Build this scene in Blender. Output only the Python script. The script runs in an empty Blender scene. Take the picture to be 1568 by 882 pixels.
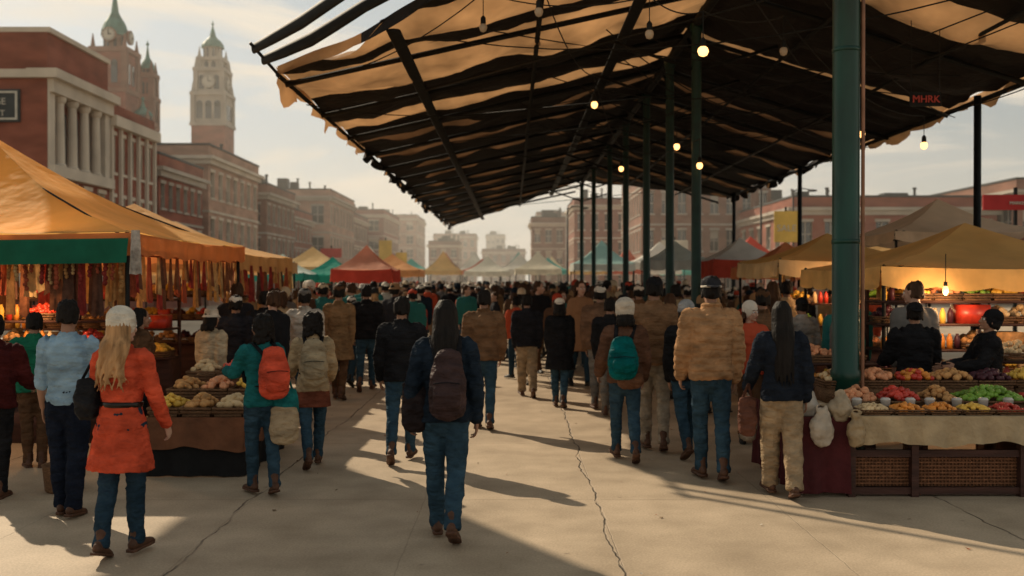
import bpy, math, random
import numpy as np
from mathutils import Vector, Matrix, Quaternion, noise
R=random.Random(7)
scene=bpy.context.scene
COL=scene.collection
# ------------------------------------------------------------------ mesh builder
class MB:
    def __init__(s): s.v=[];s.f=[];s.m=[]
    def add(s,V,F,mat=0):
        o=len(s.v); s.v.extend([tuple(map(float,p)) for p in V])
        for f in F: s.f.append(tuple(int(i)+o for i in f)); s.m.append(mat)
    def box(s,lo,hi,mat=0):
        x0,y0,z0=lo;x1,y1,z1=hi
        s.add([(x0,y0,z0),(x1,y0,z0),(x1,y1,z0),(x0,y1,z0),(x0,y0,z1),(x1,y0,z1),(x1,y1,z1),(x0,y1,z1)],
              [(0,3,2,1),(4,5,6,7),(0,1,5,4),(1,2,6,5),(2,3,7,6),(3,0,4,7)],mat)
    def quad(s,a,b,c,d,mat=0): s.add([a,b,c,d],[(0,1,2,3)],mat)
    def xf(s,M,start=0):
        for i in range(start,len(s.v)): s.v[i]=tuple(M@Vector(s.v[i]))
    def lathe(s,c,prof,seg=12,mat=0,rot=0):
        V=[];F=[]
        for r,z in prof:
            for k in range(seg):
                a=2*math.pi*k/seg+rot
                V.append((c[0]+r*math.cos(a),c[1]+r*math.sin(a),c[2]+z))
        for i in range(len(prof)-1):
            for k in range(seg):
                k2=(k+1)%seg
                F.append((i*seg+k,i*seg+k2,(i+1)*seg+k2,(i+1)*seg+k))
        F.append(tuple(range(seg))[::-1]); F.append(tuple((len(prof)-1)*seg+k for k in range(seg)))
        s.add(V,F,mat)
def tube(mb,pts,rad,seg=14,mat=0,ref=(1,0,0),sub=3,cap='round',p=2.0):
    K=np.array([list(q)+([r,r] if not isinstance(r,(tuple,list)) else list(r)) for q,r in zip(pts,rad)],float)
    n=len(K); P=[]
    if sub>1 and n>2:
        for i in range(n-1):
            a=K[max(i-1,0)];b=K[i];c=K[i+1];d=K[min(i+2,n-1)]
            for j in range(sub):
                t=j/sub
                P.append(0.5*((2*b)+(c-a)*t+(2*a-5*b+4*c-d)*t*t+(3*b-a-3*c+d)*t**3))
        P.append(K[-1]); P=np.array(P)
    else: P=K
    T=np.gradient(P[:,:3],axis=0); T/= (np.linalg.norm(T,axis=1,keepdims=True)+1e-9)
    rings=[]
    def ring(c,t,a,b):
        rf=np.array(ref,float); A=rf-rf.dot(t)*t
        if np.linalg.norm(A)<.15:
            rf=np.array((0,1,0.)); A=rf-rf.dot(t)*t
        A/=np.linalg.norm(A); B=np.cross(t,A)
        th=np.linspace(0,2*math.pi,seg,endpoint=False); C=np.cos(th);S=np.sin(th)
        C=np.sign(C)*np.abs(C)**(2/p); S=np.sign(S)*np.abs(S)**(2/p)
        return c+np.outer(C*a,A)+np.outer(S*b,B)
    if cap=='round':
        m=min(P[0,3],P[0,4])
        for o,f in((1,.1),(.85,.53),(.5,.87)): rings.append(ring(P[0,:3]-T[0]*m*o,T[0],P[0,3]*f,P[0,4]*f))
    for q,t in zip(P,T): rings.append(ring(q[:3],t,max(q[3],1e-4),max(q[4],1e-4)))
    if cap=='round':
        m=min(P[-1,3],P[-1,4])
        for o,f in((.5,.87),(.85,.53),(1,.1)): rings.append(ring(P[-1,:3]+T[-1]*m*o,T[-1],P[-1,3]*f,P[-1,4]*f))
    V=np.concatenate(rings); F=[]; L=len(rings)
    for i in range(L-1):
        for k in range(seg):
            k2=(k+1)%seg
            F.append((i*seg+k,i*seg+k2,(i+1)*seg+k2,(i+1)*seg+k))
    F.append(tuple(range(seg))[::-1]); F.append(tuple((L-1)*seg+k for k in range(seg)))
    mb.add(V,F,mat)
def ell(mb,c,r,seg=14,rg=9,mat=0):
    if not isinstance(r,(tuple,list)): r=(r,r,r)
    V=[];F=[]
    for i in range(1,rg):
        ph=math.pi*i/rg
        for k in range(seg):
            a=2*math.pi*k/seg
            V.append((c[0]+r[0]*math.sin(ph)*math.cos(a),c[1]+r[1]*math.sin(ph)*math.sin(a),c[2]-r[2]*math.cos(ph)))
    b=len(V);V.append((c[0],c[1],c[2]-r[2]));V.append((c[0],c[1],c[2]+r[2]))
    for i in range(rg-2):
        for k in range(seg):
            k2=(k+1)%seg;F.append((i*seg+k,i*seg+k2,(i+1)*seg+k2,(i+1)*seg+k))
    for k in range(seg):
        k2=(k+1)%seg;F.append((b,k2,k));F.append((b+1,(rg-2)*seg+k,(rg-2)*seg+k2))
    mb.add(V,F,mat)
def mkmesh(name,V,F,M,mats,smooth=True):
    me=bpy.data.meshes.new(name); me.from_pydata(V,[],F)
    for m in mats: me.materials.append(m)
    me.polygons.foreach_set('material_index',M)
    if smooth: me.polygons.foreach_set('use_smooth',[True]*len(F))
    me.update(); return me
def mkobj(name,me,parent=None,loc=(0,0,0)):
    o=bpy.data.objects.new(name,me); COL.objects.link(o); o.location=loc
    if parent: o.parent=parent
    return o
def MBobj(name,mb,mats,parent=None,smooth=False,loc=(0,0,0)):
    return mkobj(name,mkmesh(name,mb.v,mb.f,mb.m,mats,smooth),parent,loc)
def empty(name,loc=(0,0,0),yaw=0):
    e=bpy.data.objects.new(name,None); COL.objects.link(e); e.location=loc; e.rotation_euler=(0,0,yaw); e.empty_display_size=.2
    return e
TEX={}
def clouds(s):
    if s not in TEX:
        t=bpy.data.textures.new('cl','CLOUDS'); t.noise_scale=s; t.noise_depth=2; TEX[s]=t
    return TEX[s]
def vox(mb,vs,sm=3,disp=0,dsc=.12):
    me=bpy.data.meshes.new('t'); me.from_pydata(mb.v,[],mb.f)
    o=bpy.data.objects.new('t',me); COL.objects.link(o)
    m=o.modifiers.new('r','REMESH'); m.mode='VOXEL'; m.voxel_size=vs
    if sm: m=o.modifiers.new('s','SMOOTH'); m.factor=.5; m.iterations=sm
    if disp: m=o.modifiers.new('d','DISPLACE'); m.texture=clouds(dsc); m.strength=disp; m.mid_level=.5
    dg=bpy.context.evaluated_depsgraph_get(); ev=o.evaluated_get(dg); em=ev.to_mesh()
    V=np.empty(len(em.vertices)*3); em.vertices.foreach_get('co',V); V=V.reshape(-1,3)
    N=np.empty(len(em.vertices)*3); em.vertices.foreach_get('normal',N); N=N.reshape(-1,3)
    L=np.empty(len(em.loops),int); em.loops.foreach_get('vertex_index',L); F=L.reshape(-1,4)
    ev.to_mesh_clear(); bpy.data.objects.remove(o); bpy.data.meshes.remove(me)
    return V,F,N
# ------------------------------------------------------------------ materials
def nt(name):
    m=bpy.data.materials.new(name); m.use_nodes=True; n=m.node_tree
    return m,n,n.nodes['Principled BSDF']
def mat(name,c,rough=.8,var=.2,vs=5,bump=.0,bs=30,metal=0,stretch=(1,1,1),spec=.3,trans=0,emis=None,es=0,coord='Object'):
    m,n,b=nt(name); N=n.nodes; L=n.links
    b.inputs['Roughness'].default_value=rough; b.inputs['Metallic'].default_value=metal
    b.inputs['Specular IOR Level'].default_value=spec
    tc=N.new('ShaderNodeTexCoord'); mp=N.new('ShaderNodeMapping'); mp.inputs['Scale'].default_value=stretch
    L.new(tc.outputs[coord],mp.inputs[0])
    nz=N.new('ShaderNodeTexNoise'); nz.inputs['Scale'].default_value=vs; nz.inputs['Detail'].default_value=3
    L.new(mp.outputs[0],nz.inputs[0])
    mr=N.new('ShaderNodeMapRange'); mr.inputs[1].default_value=.3; mr.inputs[2].default_value=.7
    mr.inputs[3].default_value=1-var; mr.inputs[4].default_value=1+var; L.new(nz.outputs[0],mr.inputs[0])
    vm=N.new('ShaderNodeVectorMath'); vm.operation='SCALE'; vm.inputs[0].default_value=c[:3]
    L.new(mr.outputs[0],vm.inputs['Scale']); L.new(vm.outputs[0],b.inputs['Base Color'])
    if bump:
        n2=N.new('ShaderNodeTexNoise'); n2.inputs['Scale'].default_value=bs; n2.inputs['Detail'].default_value=2
        L.new(mp.outputs[0],n2.inputs[0]); bp=N.new('ShaderNodeBump'); bp.inputs['Distance'].default_value=bump
        bp.inputs['Strength'].default_value=1; L.new(n2.outputs[0],bp.inputs['Height']); L.new(bp.outputs[0],b.inputs['Normal'])
    if emis: b.inputs['Emission Color'].default_value=(*emis,1); b.inputs['Emission Strength'].default_value=es
    if trans:
        t=N.new('ShaderNodeBsdfTranslucent'); L.new(vm.outputs[0],t.inputs[0]); mx=N.new('ShaderNodeMixShader'); mx.inputs[0].default_value=trans
        L.new(b.outputs[0],mx.inputs[1]); L.new(t.outputs[0],mx.inputs[2]); L.new(mx.outputs[0],N['Material Output'].inputs[0])
    return m
CL={}
def cloth(c,rough=.95):
    k=(c,rough)
    if k not in CL: CL[k]=mat('cloth',c,rough,.38,6,.04,11,stretch=(1,1,1.9),spec=.08)
    return CL[k]
def palette(name,cols,seed):
    m,n,b=nt(name);N=n.nodes;L=n.links
    oi=N.new('ShaderNodeObjectInfo'); mu=N.new('ShaderNodeMath'); mu.operation='MULTIPLY'; mu.inputs[1].default_value=seed
    fr=N.new('ShaderNodeMath'); fr.operation='FRACT'; L.new(oi.outputs['Random'],mu.inputs[0]); L.new(mu.outputs[0],fr.inputs[0])
    cr=N.new('ShaderNodeValToRGB'); cr.color_ramp.interpolation='CONSTANT'; e=cr.color_ramp.elements
    while len(e)<len(cols): e.new(.5)
    for i,c in enumerate(cols): e[i].position=i/len(cols); e[i].color=(*c,1)
    L.new(fr.outputs[0],cr.inputs[0])
    tc=N.new('ShaderNodeTexCoord'); nz=N.new('ShaderNodeTexNoise'); nz.inputs['Scale'].default_value=7
    L.new(tc.outputs['Object'],nz.inputs[0]); bp=N.new('ShaderNodeBump'); bp.inputs['Distance'].default_value=.04; L.new(nz.outputs[0],bp.inputs['Height'])
    L.new(bp.outputs[0],b.inputs['Normal']); L.new(cr.outputs[0],b.inputs['Base Color']); b.inputs['Roughness'].default_value=.95; b.inputs['Specular IOR Level'].default_value=.1
    return m
BLACK=(.014,.014,.016);NAVY=(.013,.021,.033);DENIM=(.03,.062,.092);DENIM2=(.02,.042,.066);KHAKI=(.31,.225,.14);TAN=(.28,.155,.075)
BROWN=(.095,.05,.027);RUST=(.3,.06,.025);TEAL=(.01,.13,.13);BEIGE=(.38,.28,.17);CREAM=(.64,.58,.49);GREY=(.16,.15,.14);CORAL=(.58,.082,.038)
skin1=mat('skin_tan',(.32,.17,.11),.55,.08,20); skin2=mat('skin_brown',(.17,.085,.05),.55,.08,20); skin3=mat('skin_light',(.5,.3,.22),.55,.08,20)
def hairm(name,c): return mat(name,c,.62,.5,26,.01,45,stretch=(1,1,.1),spec=.14)
hblack=hairm('hair_black',(.010,.008,.007)); hbrown=hairm('hair_brown',(.06,.03,.016)); hblond=hairm('hair_blond',(.40,.225,.105))
eyew=mat('eye_white',(.7,.68,.65),.2,0); eyed=mat('eye_dark',(.01,.008,.006),.2,0); lip=mat('lips',(.3,.09,.07),.5,.05)
shoeb=mat('shoe_brown',(.09,.04,.022),.6,.3,20,.003,60); shoek=mat('shoe_black',(.012,.011,.01),.5,.2,20,.003,60)
# ------------------------------------------------------------------ templates
TP={}
def T_hand(curl):
    k=('hand',curl)
    if k in TP: return TP[k]
    mb=MB()
    tube(mb,[(0,0,.03),(0,0,-.01),(0,.002,-.05),(-.003,.0,-.09)],[(.02,.026),(.017,.028),(.015,.038),(.012,.038)],seg=12)
    for y,l,o in((-.029,.058,0),(-.010,.073,-.004),(.010,.08,-.006),(.029,.07,-.002)):
        a=.15+curl*.3; p=Vector((-.003,y,-.088+o)); pts=[p-Vector((0,0,-.02)),p]
        for s in(.45,.32,.23):
            p=p+Vector((-math.sin(a),y*.15/.03*.2,-math.cos(a)))*l*s; pts.append(p.copy()); a+=curl*.75+.12
        tube(mb,pts,[.0085,.0085,.0082,.0075,.006],seg=8,sub=2)
    tube(mb,[(0,.02,-.02),(-.006,.042,-.045),(-.014,.056,-.07),(-.022,.058,-.094)],[.012,.011,.009,.0075],seg=8,sub=2)
    V,F,N=vox(mb,.0045,1); TP[k]=(V,F); return TP[k]
def T_shoe(boot):
    k=('shoe',boot)
    if k in TP: return TP[k]
    mb=MB()
    tube(mb,[(0,-.055,-.04),(0,-.02,-.035),(0,.05,-.045),(0,.11,-.055),(0,.165,-.062)],[(.034,.04),(.037,.047),(.038,.036),(.044,.027),(.036,.02)],seg=12)
    tube(mb,[(0,-.02,-.03),(0,-.015,.03),(0,-.012,.07 if boot else .04)],[(.04,.05),(.038,.046),(.044,.05)],seg=12)
    V,F,N=vox(mb,.008,1)
    V[:,2]=np.maximum(V[:,2],-.075)
    s=MB(); 
    o=[(-.03,-.09),(.03,-.09),(.04,-.05),(.036,.02),(.046,.1),(.042,.16),(.02,.198),(-.02,.198),(-.042,.16),(-.046,.1),(-.036,.02),(-.04,-.05)]
    n=len(o); s.add([(x,y,-.086) for x,y in o]+[(x,y,-.066) for x,y in o],[tuple(range(n))[::-1],tuple(range(n,2*n))]+[(i,(i+1)%n,n+(i+1)%n,n+i) for i in range(n)])
    TP[k]=(V,F,np.array(s.v),s.f); return TP[k]
def T_head():
    if 'head' in TP: return TP['head']
    mb=MB()
    ell(mb,(0,-.012,.14),(.074,.092,.092),20,14); ell(mb,(0,.028,.085),(.06,.062,.075),18,12); ell(mb,(0,.062,.022),(.026,.024,.02))
    ell(mb,(0,.02,.045),(.052,.055,.04))
    tube(mb,[(0,.082,.125),(0,.098,.1),(0,.107,.082)],[.009,.011,.014],seg=8)
    for s in(-1,1):
        ell(mb,(s*.013,.094,.078),(.009,.009,.008),8,6); ell(mb,(s*.077,-.008,.108),(.009,.02,.032),10,8); ell(mb,(s*.035,.068,.09),(.022,.02,.02),10,8)
        ell(mb,(s*.03,.076,.137),(.026,.012,.008),10,6)
    ell(mb,(0,.088,.052),(.022,.01,.009),10,6)
    tube(mb,[(0,-.012,.06),(0,-.022,0),(0,-.03,-.07),(0,-.03,-.1)],[.052,.053,.056,.065])
    V,F,N=vox(mb,.006,2); p=[(V,F,3)]
    for s in(-1,1):
        e=MB(); ell(e,(s*.031,.0805,.118),.0125,10,8); p.append((np.array(e.v),e.f,6))
        e=MB(); ell(e,(s*.031,.090,.118),.006,8,6); p.append((np.array(e.v),e.f,7))
        e=MB(); tube(e,[(s*.014,.0885,.141),(s*.03,.09,.146),(s*.048,.077,.141)],[(.004,.004)]*3,seg=6); p.append((np.array(e.v),e.f,7))
    e=MB(); ell(e,(0,.0965,.0495),(.021,.005,.0035),10,6); ell(e,(0,.0955,.0565),(.02,.005,.003),10,6); p.append((np.array(e.v),e.f,8))
    TP['head']=p; return p
def T_hair(kind):
    k=('hair',kind)
    if k in TP: return TP[k]
    r=random.Random(3); mb=MB(); L={'short':0,'bald':0,'long':.42,'xlong':.56,'bob':.1,'curly':.05,'wavy':.38}[kind]
    ell(mb,(0,-.022,.152),(.080,.092,.088),20,14); ell(mb,(0,-.045,.105),(.070,.060,.07),16,12)
    vs=.008;d=.008
    if kind=='curly':
        for i in range(130):
            a=r.uniform(math.pi*.98,math.pi*2.02); z=r.uniform(-.03,.24); w=.1 if z<.15 else .1*math.sqrt(max(0,1-((z-.13)/.125)**2))
            ell(mb,(math.cos(a)*w,-.02+math.sin(a)*w,z),r.uniform(.018,.028),7,5)
    if kind=='short':
        for i in range(170):
            a=r.uniform(math.pi*.95,math.pi*2.05); z=r.uniform(.055,.235); w=.081 if z<.15 else .081*math.sqrt(max(0,1-((z-.15)/.095)**2))
            ell(mb,(math.cos(a)*w,-.024+math.sin(a)*w*1.12,z),(.011,.011,.02),6,5)
    if L>.08:
        for i in range(56):
            a=math.pi+math.pi*(i%28)/27; a+=r.uniform(-.06,.06); l=L*r.uniform(.72,1.06); ph=r.uniform(0,6); am=.024 if kind=='wavy' else .006
            c=math.cos(a);s=math.sin(a); w=.95 if i<28 else .72
            pts=[(c*.04*w,-.02+s*.05,.232),(c*.08*w,-.02+s*.09,.165),(c*.088*w,-.03+s*.09,.05)]
            n=5
            for j in range(1,n+1):
                t=j/n; sp=.09+(.04 if kind=='wavy' else .012*math.sin(t*3))*t
                pts.append((c*sp*w+am*math.sin(ph+t*7),-.055+s*.085-.02*min(1,t*2)+am*.5*math.cos(ph+t*6),.05-l*t))
            tube(mb,pts,[.009,.0125,.0135]+[.0135-.009*(j/n)**2 for j in range(1,n+1)],seg=7,sub=2)
        vs=.007
    V,F,N=vox(mb,vs,1,d*.8,.03)
    TP[k]=(V,F); return TP[k]
def T_hat(kind):
    k=('hat',kind)
    if k in TP: return TP[k]
    mb=MB()
    if kind=='beanie':
        ell(mb,(0,-.024,.175),(.092,.106,.09),20,12); tube(mb,[(0,-.022,.125),(0,-.024,.165)],[(.094,.108),(.093,.107)],seg=20,p=2)
    elif kind=='bigbeanie':
        ell(mb,(0,-.03,.185),(.108,.118,.095),20,12); tube(mb,[(0,-.022,.11),(0,-.024,.15)],[(.104,.114),(.104,.114)],seg=20)
    elif kind=='cap':
        ell(mb,(0,-.02,.175),(.088,.104,.075),20,12); tube(mb,[(0,-.02,.15),(0,-.02,.17)],[(.087,.103)]*2,seg=20,cap='flat'); tube(mb,[(0,.07,.155),(0,.12,.152),(0,.16,.142)],[(.07,.006),(.066,.006),(.04,.006)],seg=14)
    elif kind=='bucket':
        mb.lathe((0,-.02,0),[(.125,.135),(.13,.13),(.105,.16),(.094,.175),(.088,.225),(.08,.245),(.04,.25)],20)
    V,F,N=vox(mb,.008,1,.007,.05)
    if 'beanie' in kind:
        an=np.arctan2(V[:,1]+.022,V[:,0]); V=V+N*(np.sin(an*26)*.0025)[:,None]
    TP[k]=(V,F); return TP[k]
# ------------------------------------------------------------------ people
WALK1=((.25,.06,.12),(-.20,.36,-.52)); WALK2=((-.20,.36,-.52),(.25,.06,.12)); STAND=((.05,.05,0),(-.04,.03,0)); STEP=((.16,.12,.0),(-.13,.18,-.25))
def person_mesh(name,H=1.7,fem=False,top='jacket',topc=BLACK,pants=DENIM,shoe=shoeb,hair='short',hairc=hblack,hat=None,hatc=CREAM,skin=skin1,
        legs=STAND,arms=((.1,.1,.2),(-.1,.1,.2)),lean=.04,hyaw=0,hpitch=0,thick=0,quilt=False,wide=0,curl=.6,voxs=.015,belt=None,boots=True,matset=None,short_sleeve=False,arm_in=(0,0)):
    parts=[]
    (aL,kL,pL),(aR,kR,pR)=legs
    hz=.92; sw=.16 if fem else .18; g=.92 if fem else 1.0
    res=[]
    for sx,a,k,p in((-1,aL,kL,pL),(1,aR,kR,pR)):
        hip=Vector((sx*.085,0,hz)); kn=hip+Vector((0,math.sin(a),-math.cos(a)))*.43; b=a-k
        an=kn+Vector((0,math.sin(b),-math.cos(b)))*.405; kn.x=sx*.082; an.x=sx*.068
        RM=Matrix.Rotation(p,4,'X'); mz=min((an+RM@Vector((0,y,-.086))).z for y in(-.09,.15,.19)); res.append((sx,hip,kn,an,RM,mz))
    mz=min(r[5] for r in res)
    mb=MB()
    for sx,hip,kn,an,RM,_ in res:
        w=wide; mid=(hip+kn)/2; cf=(kn*.6+an*.4)+Vector((0,-.012,0)); d=(an-kn).normalized()
        tube(mb,[hip+Vector((0,0,.02)),mid,kn,cf,an+d*-.05,an+d*-.01,an+d*.035],[.1,.086+w,.068+w,.066+w,.055+w,.061+w,.058+w],seg=12,cap='flat')
        for q in(.03,-.03): 
            tube(mb,[kn+Vector((-.05,-.045,q)),kn+Vector((0,-.062,q-.01)),kn+Vector((.05,-.045,q+.01))],[.014]*3,seg=6)
        for q in(.10,.15): 
            c=an-d*q; tube(mb,[c+Vector((-.045-w,-.025,.008)),c+Vector((0,-.052-w,-.006)),c+Vector((.045+w,-.025,.004))],[.012]*3,seg=6)
        ell(mb,(sx*.07,-.045,hz-.03),(.08,.08,.09))
    tube(mb,[(0,0,.84),(0,0,.92),(0,0,1.04)],[(.15*1.05,.11),(.168,.115),(.145,.105)],seg=16)
    V,F,N=vox(mb,voxs,2,.022,.06)
    parts.append((V,F,1,0))
    sh=T_shoe(boots)
    for sx,hip,kn,an,RM,_ in res:
        M=Matrix.Translation(an)@RM@Matrix.Rotation(-sx*.12,4,'Z'); A=np.array(M)
        for VV,FF in((sh[0],sh[1]),(sh[2],sh[3])): parts.append((VV@A[:3,:3].T+A[:3,3],FF,2,0))
    mb=MB(); t=thick
    hem={'jacket':.86,'coat':.60,'long':.45,'shirt':.90,'puffer':.86}[top]
    fl={'coat':(.24,.185),'long':(.24,.19)}.get(top,(.172+t,.128+t))
    P=[(0,0,hem)];Q=[fl]
    if hem<.8: P.append((0,0,.86));Q.append((.188+t,.14+t))
    wz=.86 if fem else .96
    P+=[(0,0,.95),(0,.0,1.08),(0,-.0,1.22),(0,-.004,1.33),(0,-.008,1.41),(0,-.014,1.465),(0,-.016,1.5)]
    Q+=[(.172+t,.125+t),(.162*wz+t,.112+t),(.168*g+t,.122+t),(.176*g+t,.122+t),(.15*g+t,.1+t),(.085+t*.5,.075+t*.5),(.066,.066)]
    tube(mb,P,Q,seg=18,cap='flat',p=2.3)
    if hem<.8:
        for i in range(9):
            a=i*2*math.pi/9; tube(mb,[(math.cos(a)*fl[0]*.93,math.sin(a)*fl[1]*.93,hem+.01),(math.cos(a)*.17,math.sin(a)*.12,.95)],[.03,.012],seg=8,sub=1,cap='flat')
    if top!='shirt': tube(mb,[(math.cos(a)*.066,-.016+math.sin(a)*.07,1.495-.012*math.sin(a)) for a in np.linspace(0,2*math.pi,13)],[.018+t*.2]*13,seg=8,sub=1)
    if top=='jacket' and not quilt: tube(mb,[(math.cos(a)*(.17+t),math.sin(a)*(.126+t),.875) for a in np.linspace(0,2*math.pi,21)],[(.012,.024)]*21,seg=8,sub=1,ref=(0,0,.001))
    if fem: 
        for s in(-1,1): ell(mb,(s*.075,.08,1.28),(.07,.06+t,.07))
    hands=[]
    for i,(sx,(s,ab,e)) in enumerate(((-1,arms[0]),(1,arms[1]))):
        S=Vector((sx*sw*1.0,-.008,1.405)); D=Vector((sx*math.sin(ab),math.sin(s)*math.cos(ab),-math.cos(s)*math.cos(ab))); E=S+D*.29
        ab2=ab-.16-arm_in[i]; D2=Vector((sx*math.sin(ab2),math.sin(s+e)*math.cos(ab2),-math.cos(s+e)*math.cos(ab2))); W=E+D2*.25
        we=.0 if top=='shirt' else .01
        if short_sleeve:
            tube(mb,[S+Vector((-sx*.05,0,.005)),S,S+D*.15,E+D2*.06],[.058,.062,.056,.055],seg=12)
            parts_skin=MB(); tube(parts_skin,[E,E+D2*.1,W],[.042,.04,.028],seg=10); parts.append((np.array(parts_skin.v),parts_skin.f,3,1))
        else:
            tube(mb,[S+Vector((-sx*.05,0,.01)),S,S+D*.15,E,E+D2*.12,W+D2*.0],[.055+t*.5,.058+we+t*.8,.052+we+t,.047+we+t,.043+we+t,.036+we+t*.6],seg=12)
            for q in(.2,.26): 
                c=S+D*q; tube(mb,[c+Vector((sx*.02,-.05-t,0)),c+Vector((sx*.052+sx*t,0,-.012)),c+Vector((sx*.02,.05,.0))],[.014]*3,seg=6)
            for q in(.05,.2): 
                c=E+D2*q; tube(mb,[c+Vector((-.03,-.04-t,0)),c+Vector((0,-.05-t,.01)),c+Vector((.03,-.04-t,0))],[.012]*3,seg=6)
        hands.append((sx,W,D2))
    V,F,N=vox(mb,voxs,2,.026,.065)
    if quilt:
        z=V[:,2]; q=np.abs(np.sin(math.pi*z/.062))**.6; xx=np.abs(np.sin(math.pi*V[:,0]/.085))**.5
        V=V+N*((q*.7+xx*.3)*.013-.006)[:,None]
    parts.append((V,F,0,1))
    if belt:
        b=MB(); tube(b,[(math.cos(a)*(.162*wz+t+.008),math.sin(a)*(.118+t),1.07) for a in np.linspace(0,2*math.pi,25)],[(.006,.02)]*25,seg=8,sub=1,ref=(0,0,.001)); parts.append((np.array(b.v),b.f,7,1))
    ht=T_hand(curl)
    for sx,W,D2 in hands:
        V,F=ht; V=V.copy(); V[:,0]*=sx; FF=F if sx>0 else F[:,::-1]
        q=Vector((0,0,-1)).rotation_difference(D2).to_matrix(); V=V@np.array(q).T+np.array(W+D2*.012); parts.append((V,FF,3,1))
    HM=Matrix.Translation((0,.0,1.515))@Matrix.Rotation(hyaw,4,'Z')@Matrix.Rotation(-hpitch,4,'X'); A=np.array(HM)
    hp=list(T_head())
    if hair!='bald': hv=T_hair(hair); hp.append((hv[0],hv[1],4))
    if hat:
        hv=T_hat(hat.replace('_back','')); VV=hv[0]
        if hat.endswith('_back'): VV=VV*np.array([-1,-1,1])+np.array([0,-.04,0]) 
        hp.append((VV,hv[1],5))
    for V,F,m in hp: parts.append((V@A[:3,:3].T+A[:3,3],F,m,1))
    LM=np.array((Matrix.Translation((0,0,hz))@Matrix.Rotation(-lean,4,'X')@Matrix.Translation((0,0,-hz))))
    sc=H/1.75; VV=[];FF=[];MM=[];o=0
    for V,F,m,up in parts:
        V=np.asarray(V)
        if up: V=V@LM[:3,:3].T+LM[:3,3]
        V=(V-np.array([0,0,mz]))*sc; VV.append(V)
        if isinstance(F,np.ndarray): FF+= (F+o).tolist(); n=len(F)
        else: FF+=[tuple(i+o for i in f) for f in F]; n=len(F)
        MM+=[m]*n; o+=len(V)
    ms=matset or [cloth(topc),cloth(pants),shoe,skin,hairc,cloth(hatc),eyew,eyed,lip]
    me=mkmesh(name,np.concatenate(VV).tolist(),FF,MM,ms)
    XM=Matrix.Scale(sc,4)@Matrix.Translation((0,0,-mz))@Matrix(LM.tolist())
    return me,XM
SAC=2819.0
def P(px,py,cx=785): # ground point from photo measurements
    d=SAC/(py-430); return ((px-785)*d/1524,d,0)
HERO=[]
def person(kind,loc,yaw=0,**k):
    me,XM=person_mesh('figure',**k); e=empty(kind,loc,yaw); mkobj('figure',me,e); HERO.append(loc); return e,XM
def bagobj(name,e,XM,mb,mats,vs=.01,disp=.01,extra=None):
    V,F,N=vox(mb,vs,2,disp,.07)
    v=V.tolist(); f=F.tolist(); m=[0]*len(f)
    if extra:
        o=len(v); v+= [list(p) for p in extra.v]; f+=[tuple(i+o for i in q) for q in extra.f]; m+=[min(1,len(mats)-1)]*len(extra.f)
    me=mkmesh(name,v,f,m,mats); me.transform(XM); mkobj(name,me,e)
def backpack(e,XM,c,w=.15,h=.4,x=0,z=1.2,dp=.085,y=-.2,t=0):
    mb=MB(); tube(mb,[(x,y,z-h/2),(x,y-.01,z),(x,y+.01,z+h/2)],[(w*.95,dp),(w,dp*1.1),(w*.7,dp*.7)],seg=20,p=2.8)
    tube(mb,[(x,y-dp,z-h*.42),(x,y-dp-.012,z-h*.2),(x,y-dp,z-.01)],[(w*.72,.035),(w*.76,.045),(w*.7,.03)],seg=16,p=3.2)
    ex=MB()
    for s in(-1,1): tube(ex,[(x+s*.08,y+.03,z+h*.4),(s*.1,-.06,1.475),(s*.105,.04+t,1.45),(s*.12,.125+t,1.3),(s*.15,.07+t,1.1),(x+s*w*.8,y+.05,z-h*.38)],[(.022,.006)]*6,seg=8)
    tube(ex,[(x-.03,y,z+h/2),(x,y,z+h/2+.06),(x+.03,y,z+h/2)],[.007]*3,seg=6)
    tube(ex,[(x-w*.7,y-dp-.03,z-.0),(x,y-dp-.04,z+.01),(x+w*.7,y-dp-.03,z)],[.004]*3,seg=6)
    bagobj('backpack',e,XM,mb,[cloth(c,.6),cloth(BLACK)],extra=ex,disp=.022)
def tote(e,XM,c,x,y,z,w=.13,h=.3,dp=.06,top=None,name='shoulder_bag'):
    mb=MB(); tube(mb,[(x,y,z-h/2),(x,y,z-h*.1),(x,y,z+h/2)],[(w*.9,dp),(w,dp*1.1),(w*.9,dp*.5)],seg=18,p=3)
    ex=MB()
    if top: tube(ex,[(x-w*.6,y,z+h*.45),((x-w*.3+top[0])/2,(y+top[1])/2,(z+top[2])/2+.1),top,((x+w*.3+top[0])/2,(y+top[1])/2,(z+top[2])/2+.1),(x+w*.6,y,z+h*.45)],[(.012,.005)]*5,seg=6)
    bagobj(name,e,XM,mb,[cloth(c,.6),cloth(tuple(q*.6 for q in c))],extra=ex,disp=.03)

e,X=person('woman',P(683,826),.0,H=1.69,fem=True,topc=NAVY,pants=DENIM,hair='xlong',legs=((.16,.05,.05),(-.12,.42,-.5)),arms=((-.1,.26,.45),(-.05,.2,.3)),thick=.012,voxs=.011,wide=.004)
backpack(e,X,(.05,.03,.03),.135,.38,x=.03,z=1.15,t=.01); tote(e,X,(.02,.014,.015),-.225,-.02,.98,.1,.3,.06,top=(-.14,-.02,1.46),name='handbag')
e,X=person('woman',P(187,853),-.12,H=1.63,fem=True,top='coat',topc=CORAL,pants=DENIM2,hair='wavy',hairc=hblond,hat='beanie',hatc=CREAM,skin=skin3,legs=((-.08,.25,-.3),(.12,.04,.05)),arms=((.15,.2,.75),(.2,.22,.4)),belt=1,hyaw=-.35,voxs=.011)
tote(e,X,BLACK,-.25,-.03,1.12,.09,.22,.06,top=(-.14,-.02,1.47),name='handbag')
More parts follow.
